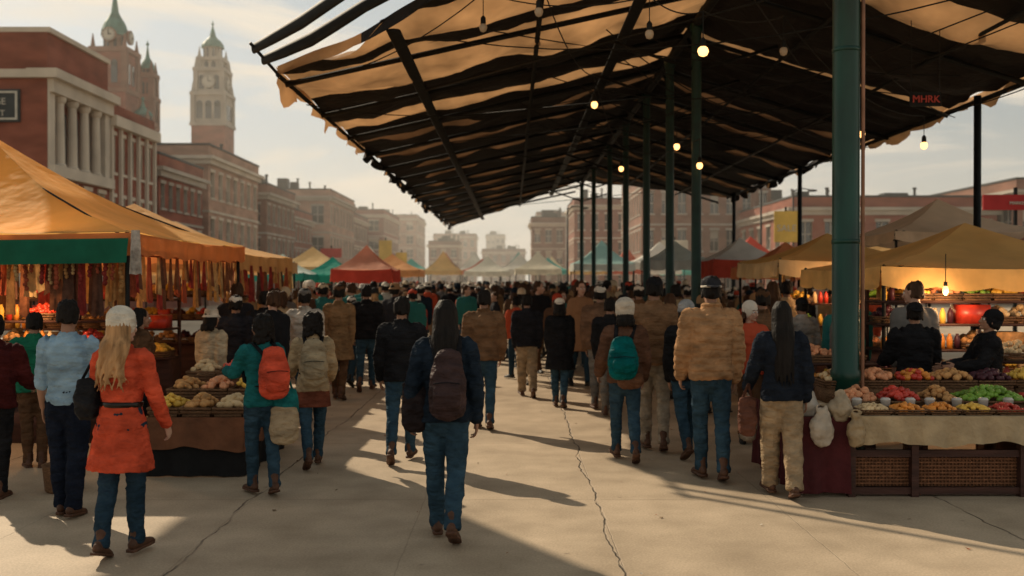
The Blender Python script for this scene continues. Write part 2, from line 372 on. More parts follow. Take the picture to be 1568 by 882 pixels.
e,X=person('man',P(105,790),.05,H=1.68,top='shirt',topc=(.24,.36,.47),pants=(.01,.014,.026),hair='short',legs=((.08,.04,0),(-.06,.06,-.1)),arms=((.05,.16,.2),(.05,.2,.5)),wide=.012,short_sleeve=True,voxs=.012)
e,X=person('woman',P(402,757),.55,H=1.53,fem=True,topc=(.015,.13,.135),pants=DENIM,hair='curly',legs=STEP,arms=((.7,.2,.9),(.3,.2,.7)),skin=skin2,hyaw=.4,thick=.008)
backpack(e,X,(.6,.08,.04),.15,.38,x=.06,z=1.2); tote(e,X,TEAL,.2,-.12,.88,.13,.24,.06,top=(.16,-.02,1.44)); tote(e,X,(.36,.27,.17),.17,-.16,.68,.15,.3,.06,top=(.18,-.04,1.1),name='tote_bag')
e,X=person('woman',P(480,715),.25,H=1.52,fem=True,topc=BEIGE,pants=DENIM,hair='curly',legs=WALK2,arms=((.4,.2,.8),(.3,.2,.7)),thick=.015,skin=skin2)
backpack(e,X,(.32,.25,.16),.155,.4,z=1.2); 
sk=MB(); tube(sk,[(0,0,.68),(0,0,.8),(0,0,.95)],[(.205,.16),(.195,.15),(.17,.13)],seg=18,cap='flat'); bagobj('skirt',e,X,sk,[cloth((.16,.05,.03))])
person('man',P(616,708),-.03,H=1.67,topc=BLACK,pants=DENIM,legs=WALK2,arms=((.1,.2,.3),(-.1,.2,.2)),thick=.018,hair='short')
person('man',P(742,657),.05,H=1.71,top='jacket',topc=(.15,.083,.045),pants=DENIM,legs=STEP,arms=((.1,.14,.3),(.1,.14,.4)),thick=.025,hair='short')
person('man',P(562,599),.0,H=1.76,topc=BLACK,pants=DENIM,legs=WALK2,arms=((.1,.2,.3),(-.1,.2,.2)),thick=.025)
person('man',P(808,608),.1,H=1.62,topc=(.018,.018,.022),pants=KHAKI,legs=WALK1,thick=.02,wide=.015)
person('woman',P(858,624),-.1,H=1.57,fem=True,top='coat',topc=BLACK,pants=DENIM,legs=STEP,hat='cap_back',hatc=CREAM,thick=.015,hair='bob')
e,X=person('woman',P(958,706),.05,H=1.63,fem=True,topc=(.11,.055,.035),pants=DENIM,legs=WALK1,hat='bigbeanie',hatc=(.52,.46,.38),thick=.028,hair='bob',arms=((.2,.25,.6),(.1,.2,.4)))
backpack(e,X,(.0,.10,.105),.165,.34,x=-.06,z=1.14,y=-.24,t=.03); tote(e,X,(.12,.055,.03),.02,-.22,.9,.15,.12,.05)
e,X=person('man',P(1090,735),.02,H=1.86,top='puffer',topc=(.36,.2,.1),pants=DENIM,legs=STEP,hat='cap_back',hatc=(.03,.03,.035),thick=.022,quilt=True,arms=((.12,.18,.35),(-.02,.14,.25)),voxs=.011,hair='short')
hb=MB(); tube(hb,[(math.cos(a)*.09,-.02+math.sin(a)*.106,1.668) for a in np.linspace(math.pi,2*math.pi,13)],[(.004,.012)]*13,seg=8,sub=1,ref=(0,0,.001)); bagobj('cap_band',e,X,hb,[cloth(CREAM)],vs=.005,disp=0)
tote(e,X,(.45,.38,.3),.33,.05,.5,.08,.26,.06,top=(.31,.06,.74),name='shopping_bag')
e,X=person('woman',P(1198,762),-.02,H=1.65,fem=True,topc=(.013,.017,.026),pants=KHAKI,legs=((.2,.06,.1),(-.14,.2,-.3)),hair='xlong',thick=.015,wide=.02,arms=((.3,.25,.5),(-.05,.2,.3)),voxs=.011,shoe=shoeb)
tote(e,X,(.11,.045,.03),-.3,.05,.72,.085,.28,.06,top=(-.28,.06,1.0),name='shopping_bag'); 
person('man',P(1003,690),.0,H=1.86,topc=(.2,.11,.058),pants=(.3,.25,.19),legs=STEP,hat='cap',hatc=BLACK,thick=.025)
person('woman',P(1052,700),.1,H=1.62,fem=True,topc=BLACK,pants=DENIM,legs=WALK2,hat='beanie',hatc=(.3,.3,.3),thick=.02,hair='bob')
person('man',P(920,628),.0,H=1.75,topc=(.16,.09,.055),pants=GREY,legs=STEP,hat='cap_back',hatc=CREAM,thick=.025)
person('man',P(935,640),-.1,H=1.6,topc=BLACK,pants=GREY,legs=WALK1,thick=.02)
person('man',P(520,612),.0,H=1.76,top='coat',topc=(.22,.13,.065),pants=BROWN,legs=STEP,hat='cap',hatc=BROWN)
person('man',(3.0,11.9,0),.0,H=1.74,topc=(.12,.07,.04),pants=DENIM,hat='cap',hatc=BROWN,thick=.02)
person('man',(3.85,13.2,0),.3,H=1.62,topc=(.28,.26,.24),pants=KHAKI,hat='cap_back',hatc=BLACK,thick=.02)
person('market_vendor',(4.15,10.25,0),-.1,H=1.62,topc=BLACK,pants=BROWN,hat='cap_back',hatc=BLACK,thick=.03,arms=((.5,.2,.8),(.4,.2,.8)))
person('market_vendor',(4.72,9.85,0),1.5,H=1.56,topc=BLACK,pants=BROWN,thick=.02,arms=((.6,.15,.9),(.5,.2,.9)),hpitch=-.35,hat='beanie',hatc=BLACK)
person('woman',(-3.45,11.4,0),-.4,H=1.52,fem=True,topc=(.45,.35,.23),pants=BROWN,hat='bucket',hatc=(.55,.46,.36),thick=.02,hair='bob')
person('man',(-3.5,12.6,0),.0,H=1.66,topc=(.02,.02,.025),pants=DENIM2,hat='cap',hatc=CREAM,thick=.02)
person('man',(-3.45,13.9,0),.1,H=1.7,topc=BLACK,pants=BROWN,thick=.03)
person('man',(-2.75,13.2,0),-.1,H=1.72,topc=(.42,.38,.33),pants=DENIM,hat='cap',hatc=GREY,thick=.02,legs=STEP)
person('man',(-4.75,9.9,0),.5,H=1.53,topc=(.015,.14,.08),pants=BROWN,thick=.02)
person('man',(-4.42,8.5,0),.2,H=1.56,topc=(.06,.012,.012),pants=BLACK,thick=.02,arms=((.5,.2,.8),(.4,.2,.8)))
person('woman',(-3.95,10.55,0),-.9,H=1.56,fem=True,topc=BROWN,pants=BLACK,thick=.02,hair='bob')
# ---- crowd
tp=palette('crowd_jacket',[BLACK,(.14,.075,.04),(.03,.03,.035),(.33,.2,.1),NAVY,(.2,.115,.06),(.38,.28,.16),GREY,(.12,.065,.04),(.5,.085,.04),(.17,.09,.05),(.5,.46,.4),(.03,.15,.14),(.45,.33,.2),(.28,.15,.08),(.02,.02,.025),(.34,.06,.04),(.1,.055,.035)],7.31)
pp=palette('crowd_trousers',[DENIM,DENIM2,BLACK,BROWN,KHAKI,DENIM],13.7)
hp_=palette('crowd_hat',[CREAM,(.7,.65,.57),(.03,.03,.03),(.6,.48,.33),(.45,.065,.035),(.68,.62,.53),NAVY,(.28,.17,.09)],5.9)
var=[]
cfg=[dict(hair='short',legs=WALK1,hat='cap'),dict(hair='short',legs=STEP,hat='cap'),dict(fem=True,hair='long',legs=WALK2,hairc=hbrown),dict(fem=True,hair='bob',hat='beanie',legs=STEP),
 dict(hair='short',top='coat',legs=WALK2,hat='bucket'),dict(fem=True,hair='curly',top='coat',legs=WALK1,hairc=hbrown),dict(hair='short',hat='cap_back',legs=WALK2,arms=((.5,.2,.9),(-.1,.15,.3))),dict(hair='short',legs=STEP),dict(fem=True,hair='bob',hairc=hbrown,legs=STEP,hat='beanie',arms=((.3,.2,.8),(.5,.25,.9)),hyaw=.6),dict(hair='short',hat='bucket',legs=WALK1),dict(fem=True,hair='wavy',hairc=hblond,legs=STEP,hat='beanie',hyaw=-.5),dict(hair='short',hairc=hbrown,legs=WALK2,hyaw=.7,lean=.1)]
for i,c in enumerate(cfg):
    c=dict(c); hc=c.pop('hairc',hblack); sk=[skin1,skin2,skin3][i%3]
    me,_=person_mesh('pedestrian',H=1.0*1.7,voxs=.024,thick=.013,skin=sk,hairc=hc,matset=[tp,pp,shoek,sk,hc,hp_,eyew,eyed,lip],**c); var.append(me)
crowd=empty('crowd_of_pedestrians'); pl=[(h[0],h[1]) for h in HERO]; cnt=0
for t in range(11000):
    y=10.8+R.random()**1.25*74; x=R.uniform(-9,9.5)
    if y<16.5:
        if not(-4.0<x<-2.9 or 2.4<x<4.5): continue
    elif y<23:
        if x<-4.8 or x>6.5: continue
        if -1.9<x<.0: continue
        if R.random()<.3: continue
    elif x<-6.8 or x>7.5: continue
    if abs(x-3.2)<.35 and y<50: continue
    md=.66 if y<26 else .82 if y<45 else 1.1
    if any((x-a)**2+(y-b)**2<md*md for a,b in pl): continue
    pl.append((x,y)); o=mkobj('pedestrian',R.choice(var),crowd,(x,y,0)); s=R.uniform(.88,1.08); o.scale=(s*R.uniform(.93,1.07),s,s)
    o.rotation_euler=(0,0,R.gauss(0,.35)+(math.pi if R.random()<.1 else 0)+(R.choice((-1.3,1.3)) if R.random()<.12 else 0)); cnt+=1
    if cnt>580: break
# ------------------------------------------------------------------ ground
def ground():
    m,n,b=nt('concrete_paving');N=n.nodes;L=n.links
    tc=N.new('ShaderNodeTexCoord'); 
    def noi(s,d=5,src=None):
        q=N.new('ShaderNodeTexNoise'); q.inputs['Scale'].default_value=s; q.inputs['Detail'].default_value=d; L.new(src or tc.outputs['Object'],q.inputs[0]); return q
    def mth(op,a,b_=None,c=None):
        q=N.new('ShaderNodeMath'); q.operation=op
        for i,v in enumerate((a,b_,c)):
            if v is None: continue
            if isinstance(v,(int,float)): q.inputs[i].default_value=v
            else: L.new(v,q.inputs[i])
        return q.outputs[0]
    sx=N.new('ShaderNodeSeparateXYZ'); L.new(tc.outputs['Object'],sx.inputs[0])
    wn=noi(.8,4); wob=mth('MULTIPLY',mth('SUBTRACT',wn.outputs[0],.5),.3)
    wn2=noi(7,2); wob2=mth('MULTIPLY',mth('SUBTRACT',wn2.outputs[0],.5),.025)
    def line(co,off,per,w,wb):
        a=mth('ADD',mth('ADD',co,wb),off); a=mth('ABSOLUTE',mth('SUBTRACT',mth('FRACT',mth('DIVIDE',a,per)),.5))
        a=mth('MULTIPLY',mth('SUBTRACT',.5,a),per)
        q=N.new('ShaderNodeMapRange'); q.inputs[1].default_value=w*.3; q.inputs[2].default_value=w; q.inputs[3].default_value=1; q.inputs[4].default_value=0; L.new(a,q.inputs[0]); return q.outputs[0]
    l1=line(sx.outputs[0],-.72+.0,2.92,.011,mth('ADD',wob,wob2)); l2=line(sx.outputs[1],-8.4,2.92,.006,wob2); l3=line(sx.outputs[0],-.72,1.46,.005,wob2)
    brk=noi(3.1,2); bm=N.new('ShaderNodeMapRange'); bm.inputs[1].default_value=.36; bm.inputs[2].default_value=.55; bm.inputs[3].default_value=.25; L.new(brk.outputs[0],bm.inputs[0])
    ln=mth('MAXIMUM',mth('MULTIPLY',l1,bm.outputs[0]),mth('MULTIPLY',mth('MAXIMUM',l2,mth('MULTIPLY',l3,.5)),.5))
    big=noi(.35,4); med=noi(2.2,6); fine=noi(60,2)
    cr=N.new('ShaderNodeValToRGB'); cr.color_ramp.elements[0].position=.35; cr.color_ramp.elements[0].color=(.33,.252,.172,1); cr.color_ramp.elements[1].position=.65; cr.color_ramp.elements[1].color=(.55,.43,.305,1)
    mixv=mth('ADD',mth('MULTIPLY',big.outputs[0],.5),mth('MULTIPLY',med.outputs[0],.5)); L.new(mixv,cr.inputs[0])
    vo=N.new('ShaderNodeTexVoronoi'); vo.inputs['Scale'].default_value=2.3; L.new(tc.outputs['Object'],vo.inputs[0])
    sp=N.new('ShaderNodeMapRange'); sp.inputs[1].default_value=.02; sp.inputs[2].default_value=.06; sp.inputs[3].default_value=.65; sp.inputs[4].default_value=1; L.new(vo.outputs['Distance'],sp.inputs[0])
    fr=N.new('ShaderNodeMapRange'); fr.inputs[1].default_value=.3; fr.inputs[2].default_value=.7; fr.inputs[3].default_value=.86; fr.inputs[4].default_value=1.12; L.new(fine.outputs[0],fr.inputs[0])
    f=mth('MULTIPLY',mth('MULTIPLY',sp.outputs[0],fr.outputs[0]),mth('SUBTRACT',1,mth('MULTIPLY',ln,.68)))
    vm=N.new('ShaderNodeVectorMath'); vm.operation='SCALE'; L.new(cr.outputs[0],vm.inputs[0]); L.new(f,vm.inputs['Scale']); L.new(vm.outputs[0],b.inputs['Base Color'])
    b.inputs['Roughness'].default_value=.7; b.inputs['Specular IOR Level'].default_value=.3
    h=mth('SUBTRACT',mth('MULTIPLY',fine.outputs[0],.2),ln)
    bp=N.new('ShaderNodeBump'); bp.inputs['Distance'].default_value=.01; L.new(h,bp.inputs['Height']); L.new(bp.outputs[0],b.inputs['Normal'])
    g=MB(); g.quad((-1500,-200,0),(1500,-200,0),(1500,2500,0),(-1500,2500,0)); MBobj('ground',g,[m])
ground()
lit=MB()
for i in range(60):
    x=R.uniform(-3,4);y=R.uniform(5.5,16);a=R.uniform(0,6.3);s=R.uniform(.006,.022)
    V=[(x+math.cos(a+k*1.57)*s*(1+.3*(k%2)),y+math.sin(a+k*1.57)*s,.004+R.uniform(0,.012)) for k in range(4)]; lit.add(V,[(0,1,2,3)],R.choice((0,1,1,2)))
MBobj('litter_scraps',lit,[mat('paper_scrap',(.5,.46,.38),.8),mat('leaf_scrap',(.12,.07,.03),.8),mat('food_scrap',(.3,.1,.04),.8)])
# ------------------------------------------------------------------ big canopy
tanc=mat('canvas_tan',(.48,.27,.125),.85,.4,1.3,.03,6,trans=.40); blkc=mat('canvas_black',(.015,.013,.013),.85,.3,3,.03,6); tand=mat('canvas_tan_seam',(.22,.12,.06),.85,.4,1.3,trans=.15)
steel=mat('steel_black',(.010,.011,.011),.6,.3,8,spec=.2); green=mat('painted_green_steel',(.003,.040,.028),.38,.4,4,.002,30,spec=.4,stretch=(1,1,.3))
bulbm=mat('lit_bulb_glass',(1,.8,.5),.3,0,emis=(1,.48,.15),es=3.4); dim=mat('bulb_glass',(.45,.36,.26),.2,0)
can=empty('added_shadow_canopy')
XL,XR,XE=-3.5,3.2,8.0
def rz(x): return 5.0+1.5*(x-XL)/(XR-XL) if x<XR else 6.5-1.5*(x-XR)/(XE-XR)
def yf(x): 
    return 14.9-(x-XL)*.80 if x<XR else 9.54+(x-XR)*.25
def yb(x): return 58-(x-XL)*1.79 if x<XR else 46-(x-XR)*1.9
bands=[(8,9.3,0,0),(9.3,10.6,1,1),(10.6,11.3,0,0),(11.3,12.8,1,0),(12.8,13.4,0,0),(13.4,14.6,1,1),(14.6,15.3,0,0),(15.3,17.4,1,0),(17.4,18.4,0,0),(18.4,18.8,0,1),(18.8,19.9,0,0),(19.9,20.6,1,0),(20.6,22.7,0,0),(22.7,22.95,2,2),(22.95,25.2,0,0),(25.2,25.4,2,2)]
y=25.4
while y<60: bands.append((y,y+2.75,0,0)); bands.append((y+2.75,y+2.92,2,2)); y+=2.92
xs=np.concatenate([np.linspace(XL,XR,44),np.linspace(XR,XE,30)[1:]]); rows=[]
for bd in bands:
    a,b_=bd[:2]; n=max(2,int((b_-a)/.17))
    for i in range(n): rows.append((a+(b_-a)*i/n,bd))
def roofz(x,y,row):
    bd=row[1]; u=min(max((y-bd[0])/(bd[1]-bd[0]),0),1); t=bd[2]
    edge=min(abs(x-XL),abs(x-XR),abs(x-XE)); pu=abs(math.sin(x*math.pi/1.7)); fr=1 if y<20 else .6
    sag=(-.24*math.sin(math.pi*u)*(1 if t else .5))*min(1,.25+edge)*(.55+.45*pu)*fr
    return rz(x)+sag+fr*(.12*noise.noise(Vector((x*.7,y*.5,1)))+.07*noise.noise(Vector((x*2.3+u,y*2.1,5))))
V=[];nx=len(xs)
for r in rows:
    for x in xs:
        yy=min(max(r[0]+.2*noise.noise(Vector((x*.8,r[1][0],4))),yf(x)+.2*noise.noise(Vector((x*1.3,0,9)))),yb(x)); V.append((x+(.16*noise.noise(Vector((0,r[0]*.8,3))) if x==XL or x==XE else 0),yy,roofz(x,yy,r)))
F=[];M=[]
for i in range(len(rows)-1):
    for j in range(nx-1):
        q=(i*nx+j,i*nx+j+1,(i+1)*nx+j+1,(i+1)*nx+j)
        if max(V[q[3]][1]-V[q[0]][1],V[q[2]][1]-V[q[1]][1])<1e-4: continue
        F.append(q); M.append((1,0,2)[rows[i][1][2 if xs[j]<XR-.01 else 3]])
mkobj('canvas_roof',mkmesh('canvas_roof',V,F,M,[tanc,blkc,tand]),can)
def flaps(x0,side,y0,y1):
    y=y0; V=[];F=[];M=[]; k=0
    while y<y1:
        dr=.14+.16*abs(noise.noise(Vector((y*.6,side,2))))*2+.26*max(0,noise.noise(Vector((y*1.7,side,4))))
        wv=.07*math.sin(y*5)+.05*noise.noise(Vector((y*4,1,1))); z=rz(x0)+.10*noise.noise(Vector((x0*.7,y*.5,1)))
        for j in range(4): V.append((x0+side*(.03+wv*j/3),y,z+.03-dr*j/3))
        if k:
            t=[b[2] for b in bands if b[0]<=y<b[1]]
            for j in range(3): F.append(((k-1)*4+j,(k)*4+j,(k)*4+j+1,(k-1)*4+j+1)); M.append(0 if (y<24 or (t and t[0])) else 1)
        k+=1; y+=.14
    mkobj('edge_flap',mkmesh('edge_flap',V,F,M,[tanc,blkc]),can)
flaps(XL,-1,14.9,58); flaps(XE,1,10.8,36.8)
V=[];F=[];M=[]
for k,x in enumerate(np.linspace(XL,XE,90)):
    dr=.12+.2*abs(noise.noise(Vector((x*.9,7,2)))); yy=yf(x); 
    for j in range(4): V.append((x,yy-.02-.05*math.sin(x*6)*j/3,rz(x)+.13*noise.noise(Vector((x*.7,yy*.5,1)))+.02-dr*j/3))
    if k:
        for j in range(3): F.append(((k-1)*4+j,k*4+j,k*4+j+1,(k-1)*4+j+1)); M.append(0 if x<-2 else 1)
mkobj('edge_flap',mkmesh('front_flap',V,F,M,[tanc,blkc]),can)
mb=MB()
def beam(a,b,r=.05,seg=8,ref=(1,0,0)): tube(mb,[a,b],[r,r],seg=seg,sub=1,cap='flat',ref=ref)
py=[9.4,17.3,20.2,23.7,28,32.6,39,45.7]
for o,zz in((.2,.13),(.5,.3)):
    P0=Vector((XL-.12-o*.35,14.9-o*.5,4.98+zz)); P1=Vector((XR,yf(XR)-o*2.2,rz(XR)+.25+o*.6)); 
    tube(mb,[P0.lerp(P1,i/8)+Vector((0,0,-.05*math.sin(i*math.pi/2)**2+.02*math.sin(i*2.1+o*9))) for i in range(9)],[(.08+.03*abs(math.sin(i*1.9)),.035) for i in range(9)],seg=10,sub=2,ref=(0,0,1))
    tube(mb,[P1,(XE+.3,yf(XE)-o,rz(XE)+.15)],[(.09,.03)]*2,seg=10,sub=1,ref=(0,0,1))
beam((XL-.32,14.55,5.32),(XL,15.1,4.93),.025)
for y in np.arange(12.5,52,2.9):
    if y>14.9 and y<yb(XL): beam((XL,y,rz(XL)-.12),(XR,y,rz(XR)-.15),.045)
    else:
        xx=XL+(14.9-y)/.8
        if y<20: beam((xx,y,rz(xx)-.12),(XR,y,rz(XR)-.15),.045)
    if y<yb(XE)+4: beam((XR,y,rz(XR)-.15),(XE,y,rz(XE)-.12),.045)
beam((XR,9.6,6.32),(XR,46,6.32),.08)
for x in(-1.6,.4,1.9,4.8,6.5):
    wd=.10 if x in(-1.6,1.9) else .04
    tube(mb,[(x,yf(x)+.05,rz(x)-.2),(x,yb(x),rz(x)-.2)],[(wd,.025)]*2,seg=8,sub=1,cap='flat')
beam((XL,14.9,4.93),(XL,58,4.93),.035); beam((XE,10.8,4.93),(XE,37,4.93),.045)
for y in py:
    for s,l in((-1,1.5),(1,1.4)): 
        beam((XR,y,5.5),(XR+s*l,y,rz(XR+s*l)-.15),.03); 
    beam((XR,y,5.6),(XR,y+.9,6.3),.03)
for i in range(len(py)-1):
    a=(XR-1.8,py[i],rz(XR-1.8)-.35);b=(XR+1.8,py[i+1],rz(XR+1.8)-.35); beam(a,b,.012,6); beam((XR+2.4,py[i],rz(5.6)-.4),(XL+2,py[i+1],rz(XL+2)-.3),.012,6)
MBobj('roof_frame',mb,[steel],can,True)
pp2=mat('post_paint',(.004,.03,.024),.45,.3); cpp=mat('copper_highlight',(.25,.12,.07),.5,.3)
for i,y in enumerate(py):
    r=.125 if i==0 else .085; e=MB()
    e.lathe((XR if i else 3.15,y,0),[(r*2,0),(r*2,.03),(r*1.5,.05),(r*1.45,.28),(r*1.15,.33),(r,.4),(r,.9),(r*1.12,.92),(r*1.12,1.0),(r,1.02),(r,6.15),(r*1.35,6.2),(r*1.35,6.3)],28)
    if i==0:
        tube(e,[(3.15+.14,y-.06,0),(3.15+.14,y-.06,6.2)],[.018,.018],seg=8,sub=1,mat=1)  # copper-coloured tube stands in for the bright highlight down the post
        for z in(2.2,4.0): e.lathe((3.15,y,z),[(r*1.04,0),(r*1.04,.04)],28)
    MBobj('post',e,[green if i==0 else pp2,cpp],can,True)
for x,y in((7.8,16.7),(7.8,27),(7.8,35)):
    e=MB(); e.lathe((x,y,0),[(.11,0),(.11,.05),(.06,.08),(.06,4.95)],12); MBobj('post',e,[steel],can,True)
# unseen flat roof on posts, added to cast shade over the left foreground
c2=empty('added_shadow_canopy'); mb=MB(); zc=7.5
pl2=[(-9.85,19.6),(-6.95,14.9),(-6.95,1.0),(-10.1,1.0),(-10.1,19.6)]
mb.add([(x,y,zc) for x,y in pl2]+[(x,y,zc+.06) for x,y in pl2],[(0,1,2,3,4),(9,8,7,6,5)]+[(i,5+i,5+(i+1)%5,(i+1)%5) for i in range(5)],0)
for x,y in((-7.3,2),(-7.3,9),(-10,2),(-10,9),(-10,18.5)): mb.lathe((x,y,0),[(.1,0),(.1,zc)],12,1)
MBobj('shadow_roof_and_posts',mb,[blkc,steel],c2)
def bulb(x,y,z,lit=True,r=.055):
    e=MB(); tube(e,[(x,y,z+.45),(x,y,z+.1)],[.006,.006],seg=6,sub=1,mat=0); e.lathe((x,y,z+.03),[(.034,0),(.036,.02),(.034,.09),(.012,.12)],10,0)
    e.lathe((x,y,z+.045),[(.008,-.115),(r*.7,-.1),(r,-.055),(r*.85,-.02),(r*.5,0)],12,1)
    MBobj('hanging_bulb',e,[steel,bulbm if lit else dim],lights,True)
lights=empty('string_lights'); mb=MB()
def W(px,py_,d): return ((px-785)*d/1524,d,1.85+(430-py_)*d/1524)
BL=[(1077,78,11.5),(911,160,16),(1037,224,17.5),(1072,253,17.0),(952,258,21),(1415,222,15.5),(995,52,12),(1200,78,13),(741,42,13.2),(826,18,12.2),(1320,205,17)]
for a,b_,d in BL:
    q=W(a,b_,d); bulb(*q,lit=(b_>60 and a not in(1200,)),r=.055 if a!=1077 else .065)
def cable(a,b,sag=.3,r=.009,n=10):
    a=Vector(a);b=Vector(b); tube(mb,[a.lerp(b,i/n)-Vector((0,0,sag*4*(i/n)*(1-i/n))) for i in range(n+1)],[r]*(n+1),seg=5,sub=1)
q=[Vector(W(a,b_,d))+Vector((0,0,.45)) for a,b_,d in BL]
cable(q[8],q[6],.15);cable(q[6],q[0],.1);cable(q[0],q[7],.1);cable(q[7],q[5],.35);cable(q[1],q[4],.2);cable(q[4],q[3],.2);cable(q[2],q[10],.15);cable(q[9],q[8],.1);cable(q[1],q[9],.3);cable(q[10],q[5],.2)
cable(q[8],(XL,15.2,4.9),.3);cable(q[5],(XE,14,4.9),.1);cable((XL,17,4.85),(XR,20,6.1),.5);cable((XR,17.3,5.9),(XE,22,4.8),.5);cable((XR,12,6.0),(XE,18,4.8),.4)
for k in range(16): cable((R.uniform(-2,3),R.uniform(13,30),6-.3),(R.uniform(3.4,7.5),R.uniform(11,30),5.1),R.uniform(.1,.5),.010)
MBobj('cable',mb,[steel],lights,True)
def text(body,loc,size,m,rot=(math.pi/2,0,0),parent=None,name='lettering'):
    c=bpy.data.curves.new(name,'FONT'); c.body=body; c.size=size; c.extrude=.01; c.align_x='CENTER'; c.materials.append(m)
    o=bpy.data.objects.new(name,c); COL.objects.link(o); o.location=loc; o.rotation_euler=rot
    if parent:o.parent=parent
    return o
redn=mat('red_lettering',(.5,.07,.05),.5,0); whitep=mat('white_paint',(.5,.47,.4),.7,.1)
s=empty('hanging_market_sign'); e=MB(); e.box((5.58,13.98,4.3),(6.02,14.0,4.5),0); tube(e,[(5.6,13.99,4.5),(5.6,13.99,5.5)],[.006]*2,seg=5,sub=1); tube(e,[(6,13.99,4.5),(6,13.99,5.4)],[.006]*2,seg=5,sub=1)
MBobj('sign_board',e,[steel],s); text('MHRK',(5.8,13.96,4.35),.14,redn,parent=s)
# ------------------------------------------------------------------ tents
def tent(cx,cy,w,dp,ze,zp,c,vc=None,val=.25,trans=.35,name='market_tent',fringe=True,vlist=None):
    e=empty(name,(cx,cy,0)); cm=mat('tent_canvas',c,.8,.16,1.2,.05,3,trans=trans); vm=mat('tent_valance',vc or c,.8,.15,3,.02,6,trans=trans*.7)
    mb=MB(); n=14; C=[(-w/2,-dp/2),(w/2,-dp/2),(w/2,dp/2),(-w/2,dp/2)]
    for k in range(4):
        a=C[k];b=C[(k+1)%4]; V=[];F=[]
        for i in range(n+1):
            t=i/n
            for j in range(n+1):
                s_=j/n; x=(a[0]*(1-s_)+b[0]*s_)*(1-t); y=(a[1]*(1-s_)+b[1]*s_)*(1-t)
                sag=-.12*(zp-ze)*math.sin(math.pi*t)*1.2-.06*math.sin(math.pi*s_)*(1-t)*(1 if 0<t else .6)
                V.append((x,y,ze+(zp-ze)*t+sag+(.035*noise.noise(Vector((x*2+cx,y*2+cy,0)))+.03*noise.noise(Vector((x*.9+cx,y*5+cy,3))))*(1-t)))
        for i in range(n):
            for j in range(n): F.append((i*(n+1)+j,i*(n+1)+j+1,(i+1)*(n+1)+j+1,(i+1)*(n+1)+j))
        mb.add(V,F,0)
        m=max(12,int(math.dist(a,b)/.09)); V=[];F=[]
        for j in range(m+1):
            s_=j/m; x=a[0]*(1-s_)+b[0]*s_; y=a[1]*(1-s_)+b[1]*s_; z0=ze-.06*math.sin(math.pi*s_)*.6
            ox,oy=(b[1]-a[1]),-(b[0]-a[0]); l=math.hypot(ox,oy); wv=.03*math.sin(s_*m*.9)+.02
            V+= [(x+ox/l*.006,y+oy/l*.006,z0),(x+ox/l*wv*.5,y+oy/l*wv*.5,z0-val*.5),(x+ox/l*wv,y+oy/l*wv,z0-val-(.045*abs(math.sin(s_*m*.45)) if fringe else 0))]
        for j in range(m): F+= [(j*3,j*3+1,j*3+4,j*3+3),(j*3+1,j*3+2,j*3+5,j*3+4)]
        mb.add(V,F,1)
    MBobj('canopy',mb,[cm,vm],e,True)
    fr=MB()
    for x,y in C: tube(fr,[(x*.97,y*.97,0),(x*.97,y*.97,ze)],[.025,.025],seg=8,sub=1); tube(fr,[(x*.97,y*.97,ze-.06),(0,0,zp-.3)],[.012,.012],seg=6,sub=1)
    for k in range(4):
        a=C[k];b=C[(k+1)%4]; tube(fr,[(a[0]*.97,a[1]*.97,ze-.06),(b[0]*.97,b[1]*.97,ze-.06)],[.018,.018],seg=6,sub=1)
    MBobj('frame',fr,[steel],e,True); return e
YEL=(.88,.48,.13); YEL2=(.80,.50,.18); GRN=(.01,.14,.085)
tent(-6.7,12.7,5.4,4.4,2.36,3.75,YEL,(.68,.24,.08),val=.2,trans=.5)
V=[];F=[]
for j in range(60):
    x=-9.4+5.38*j/59; 
    for k,(z,w) in enumerate(((2.30,0),(2.19,.02),(2.04,.035))): V.append((x,10.44-w-.03*math.sin(j*1.1)*k/2,z-.03*math.sin(math.pi*j/59)))
for j in range(59): F+=[(j*3,j*3+1,j*3+4,j*3+3),(j*3+1,j*3+2,j*3+5,j*3+4)]
gv=MB(); gv.add(V,F); MBobj('green_valance_banner',gv,[mat('green_canvas',GRN,.8,.15,trans=.3)],None,True)
tent(-6.6,17.4,4.6,4.2,2.3,3.2,(.82,.46,.17),(.68,.38,.15))
tent(-7.6,22.5,4.6,4.2,2.3,3.2,(.68,.45,.24)); 
tent(6.0,13.2,3.4,3.2,2.02,2.62,YEL2,val=.22,trans=.45)
tent(5.35,16.9,2.4,2.8,2.18,2.66,YEL2,(.68,.5,.27),val=.22,trans=.45)
tent(7.95,18.6,2.6,2.6,2.72,3.38,(.68,.5,.34),val=.15,trans=.45); tent(9.6,17.0,2.4,2.6,2.5,3.0,(.38,.15,.09),(.33,.05,.04),val=.3)
tent(7.0,25.5,2.2,2.6,2.2,2.85,(.72,.24,.09),val=.25); tent(7.1,31,2.2,2.6,2.5,3.2,(.78,.74,.66),(.52,.07,.04),val=.5,trans=.45); tent(9.3,30,2.4,2.6,2.4,3.1,(.74,.7,.62),(.48,.07,.05),val=.4,trans=.45); tent(5.9,36,2.2,2.2,2.6,3.3,(.72,.76,.7),(.6,.6,.55),val=.3,trans=.45); tent(8.6,38,2.6,2.6,2.6,3.4,(.78,.75,.68),val=.3,trans=.45)
tent(-4.45,30.5,1.8,2.2,2.2,2.95,(.74,.34,.22),(.6,.08,.05),val=.35,trans=.45); tent(-7.6,33,1.9,2.4,2.1,2.75,(.66,.76,.7),(.04,.32,.27),val=.2,trans=.45); tent(-6.3,35,1.8,2.2,2.1,2.7,(.04,.38,.28),val=.25); tent(-9.5,28,2.6,2.6,2.1,2.8,(.6,.38,.18),val=.25)
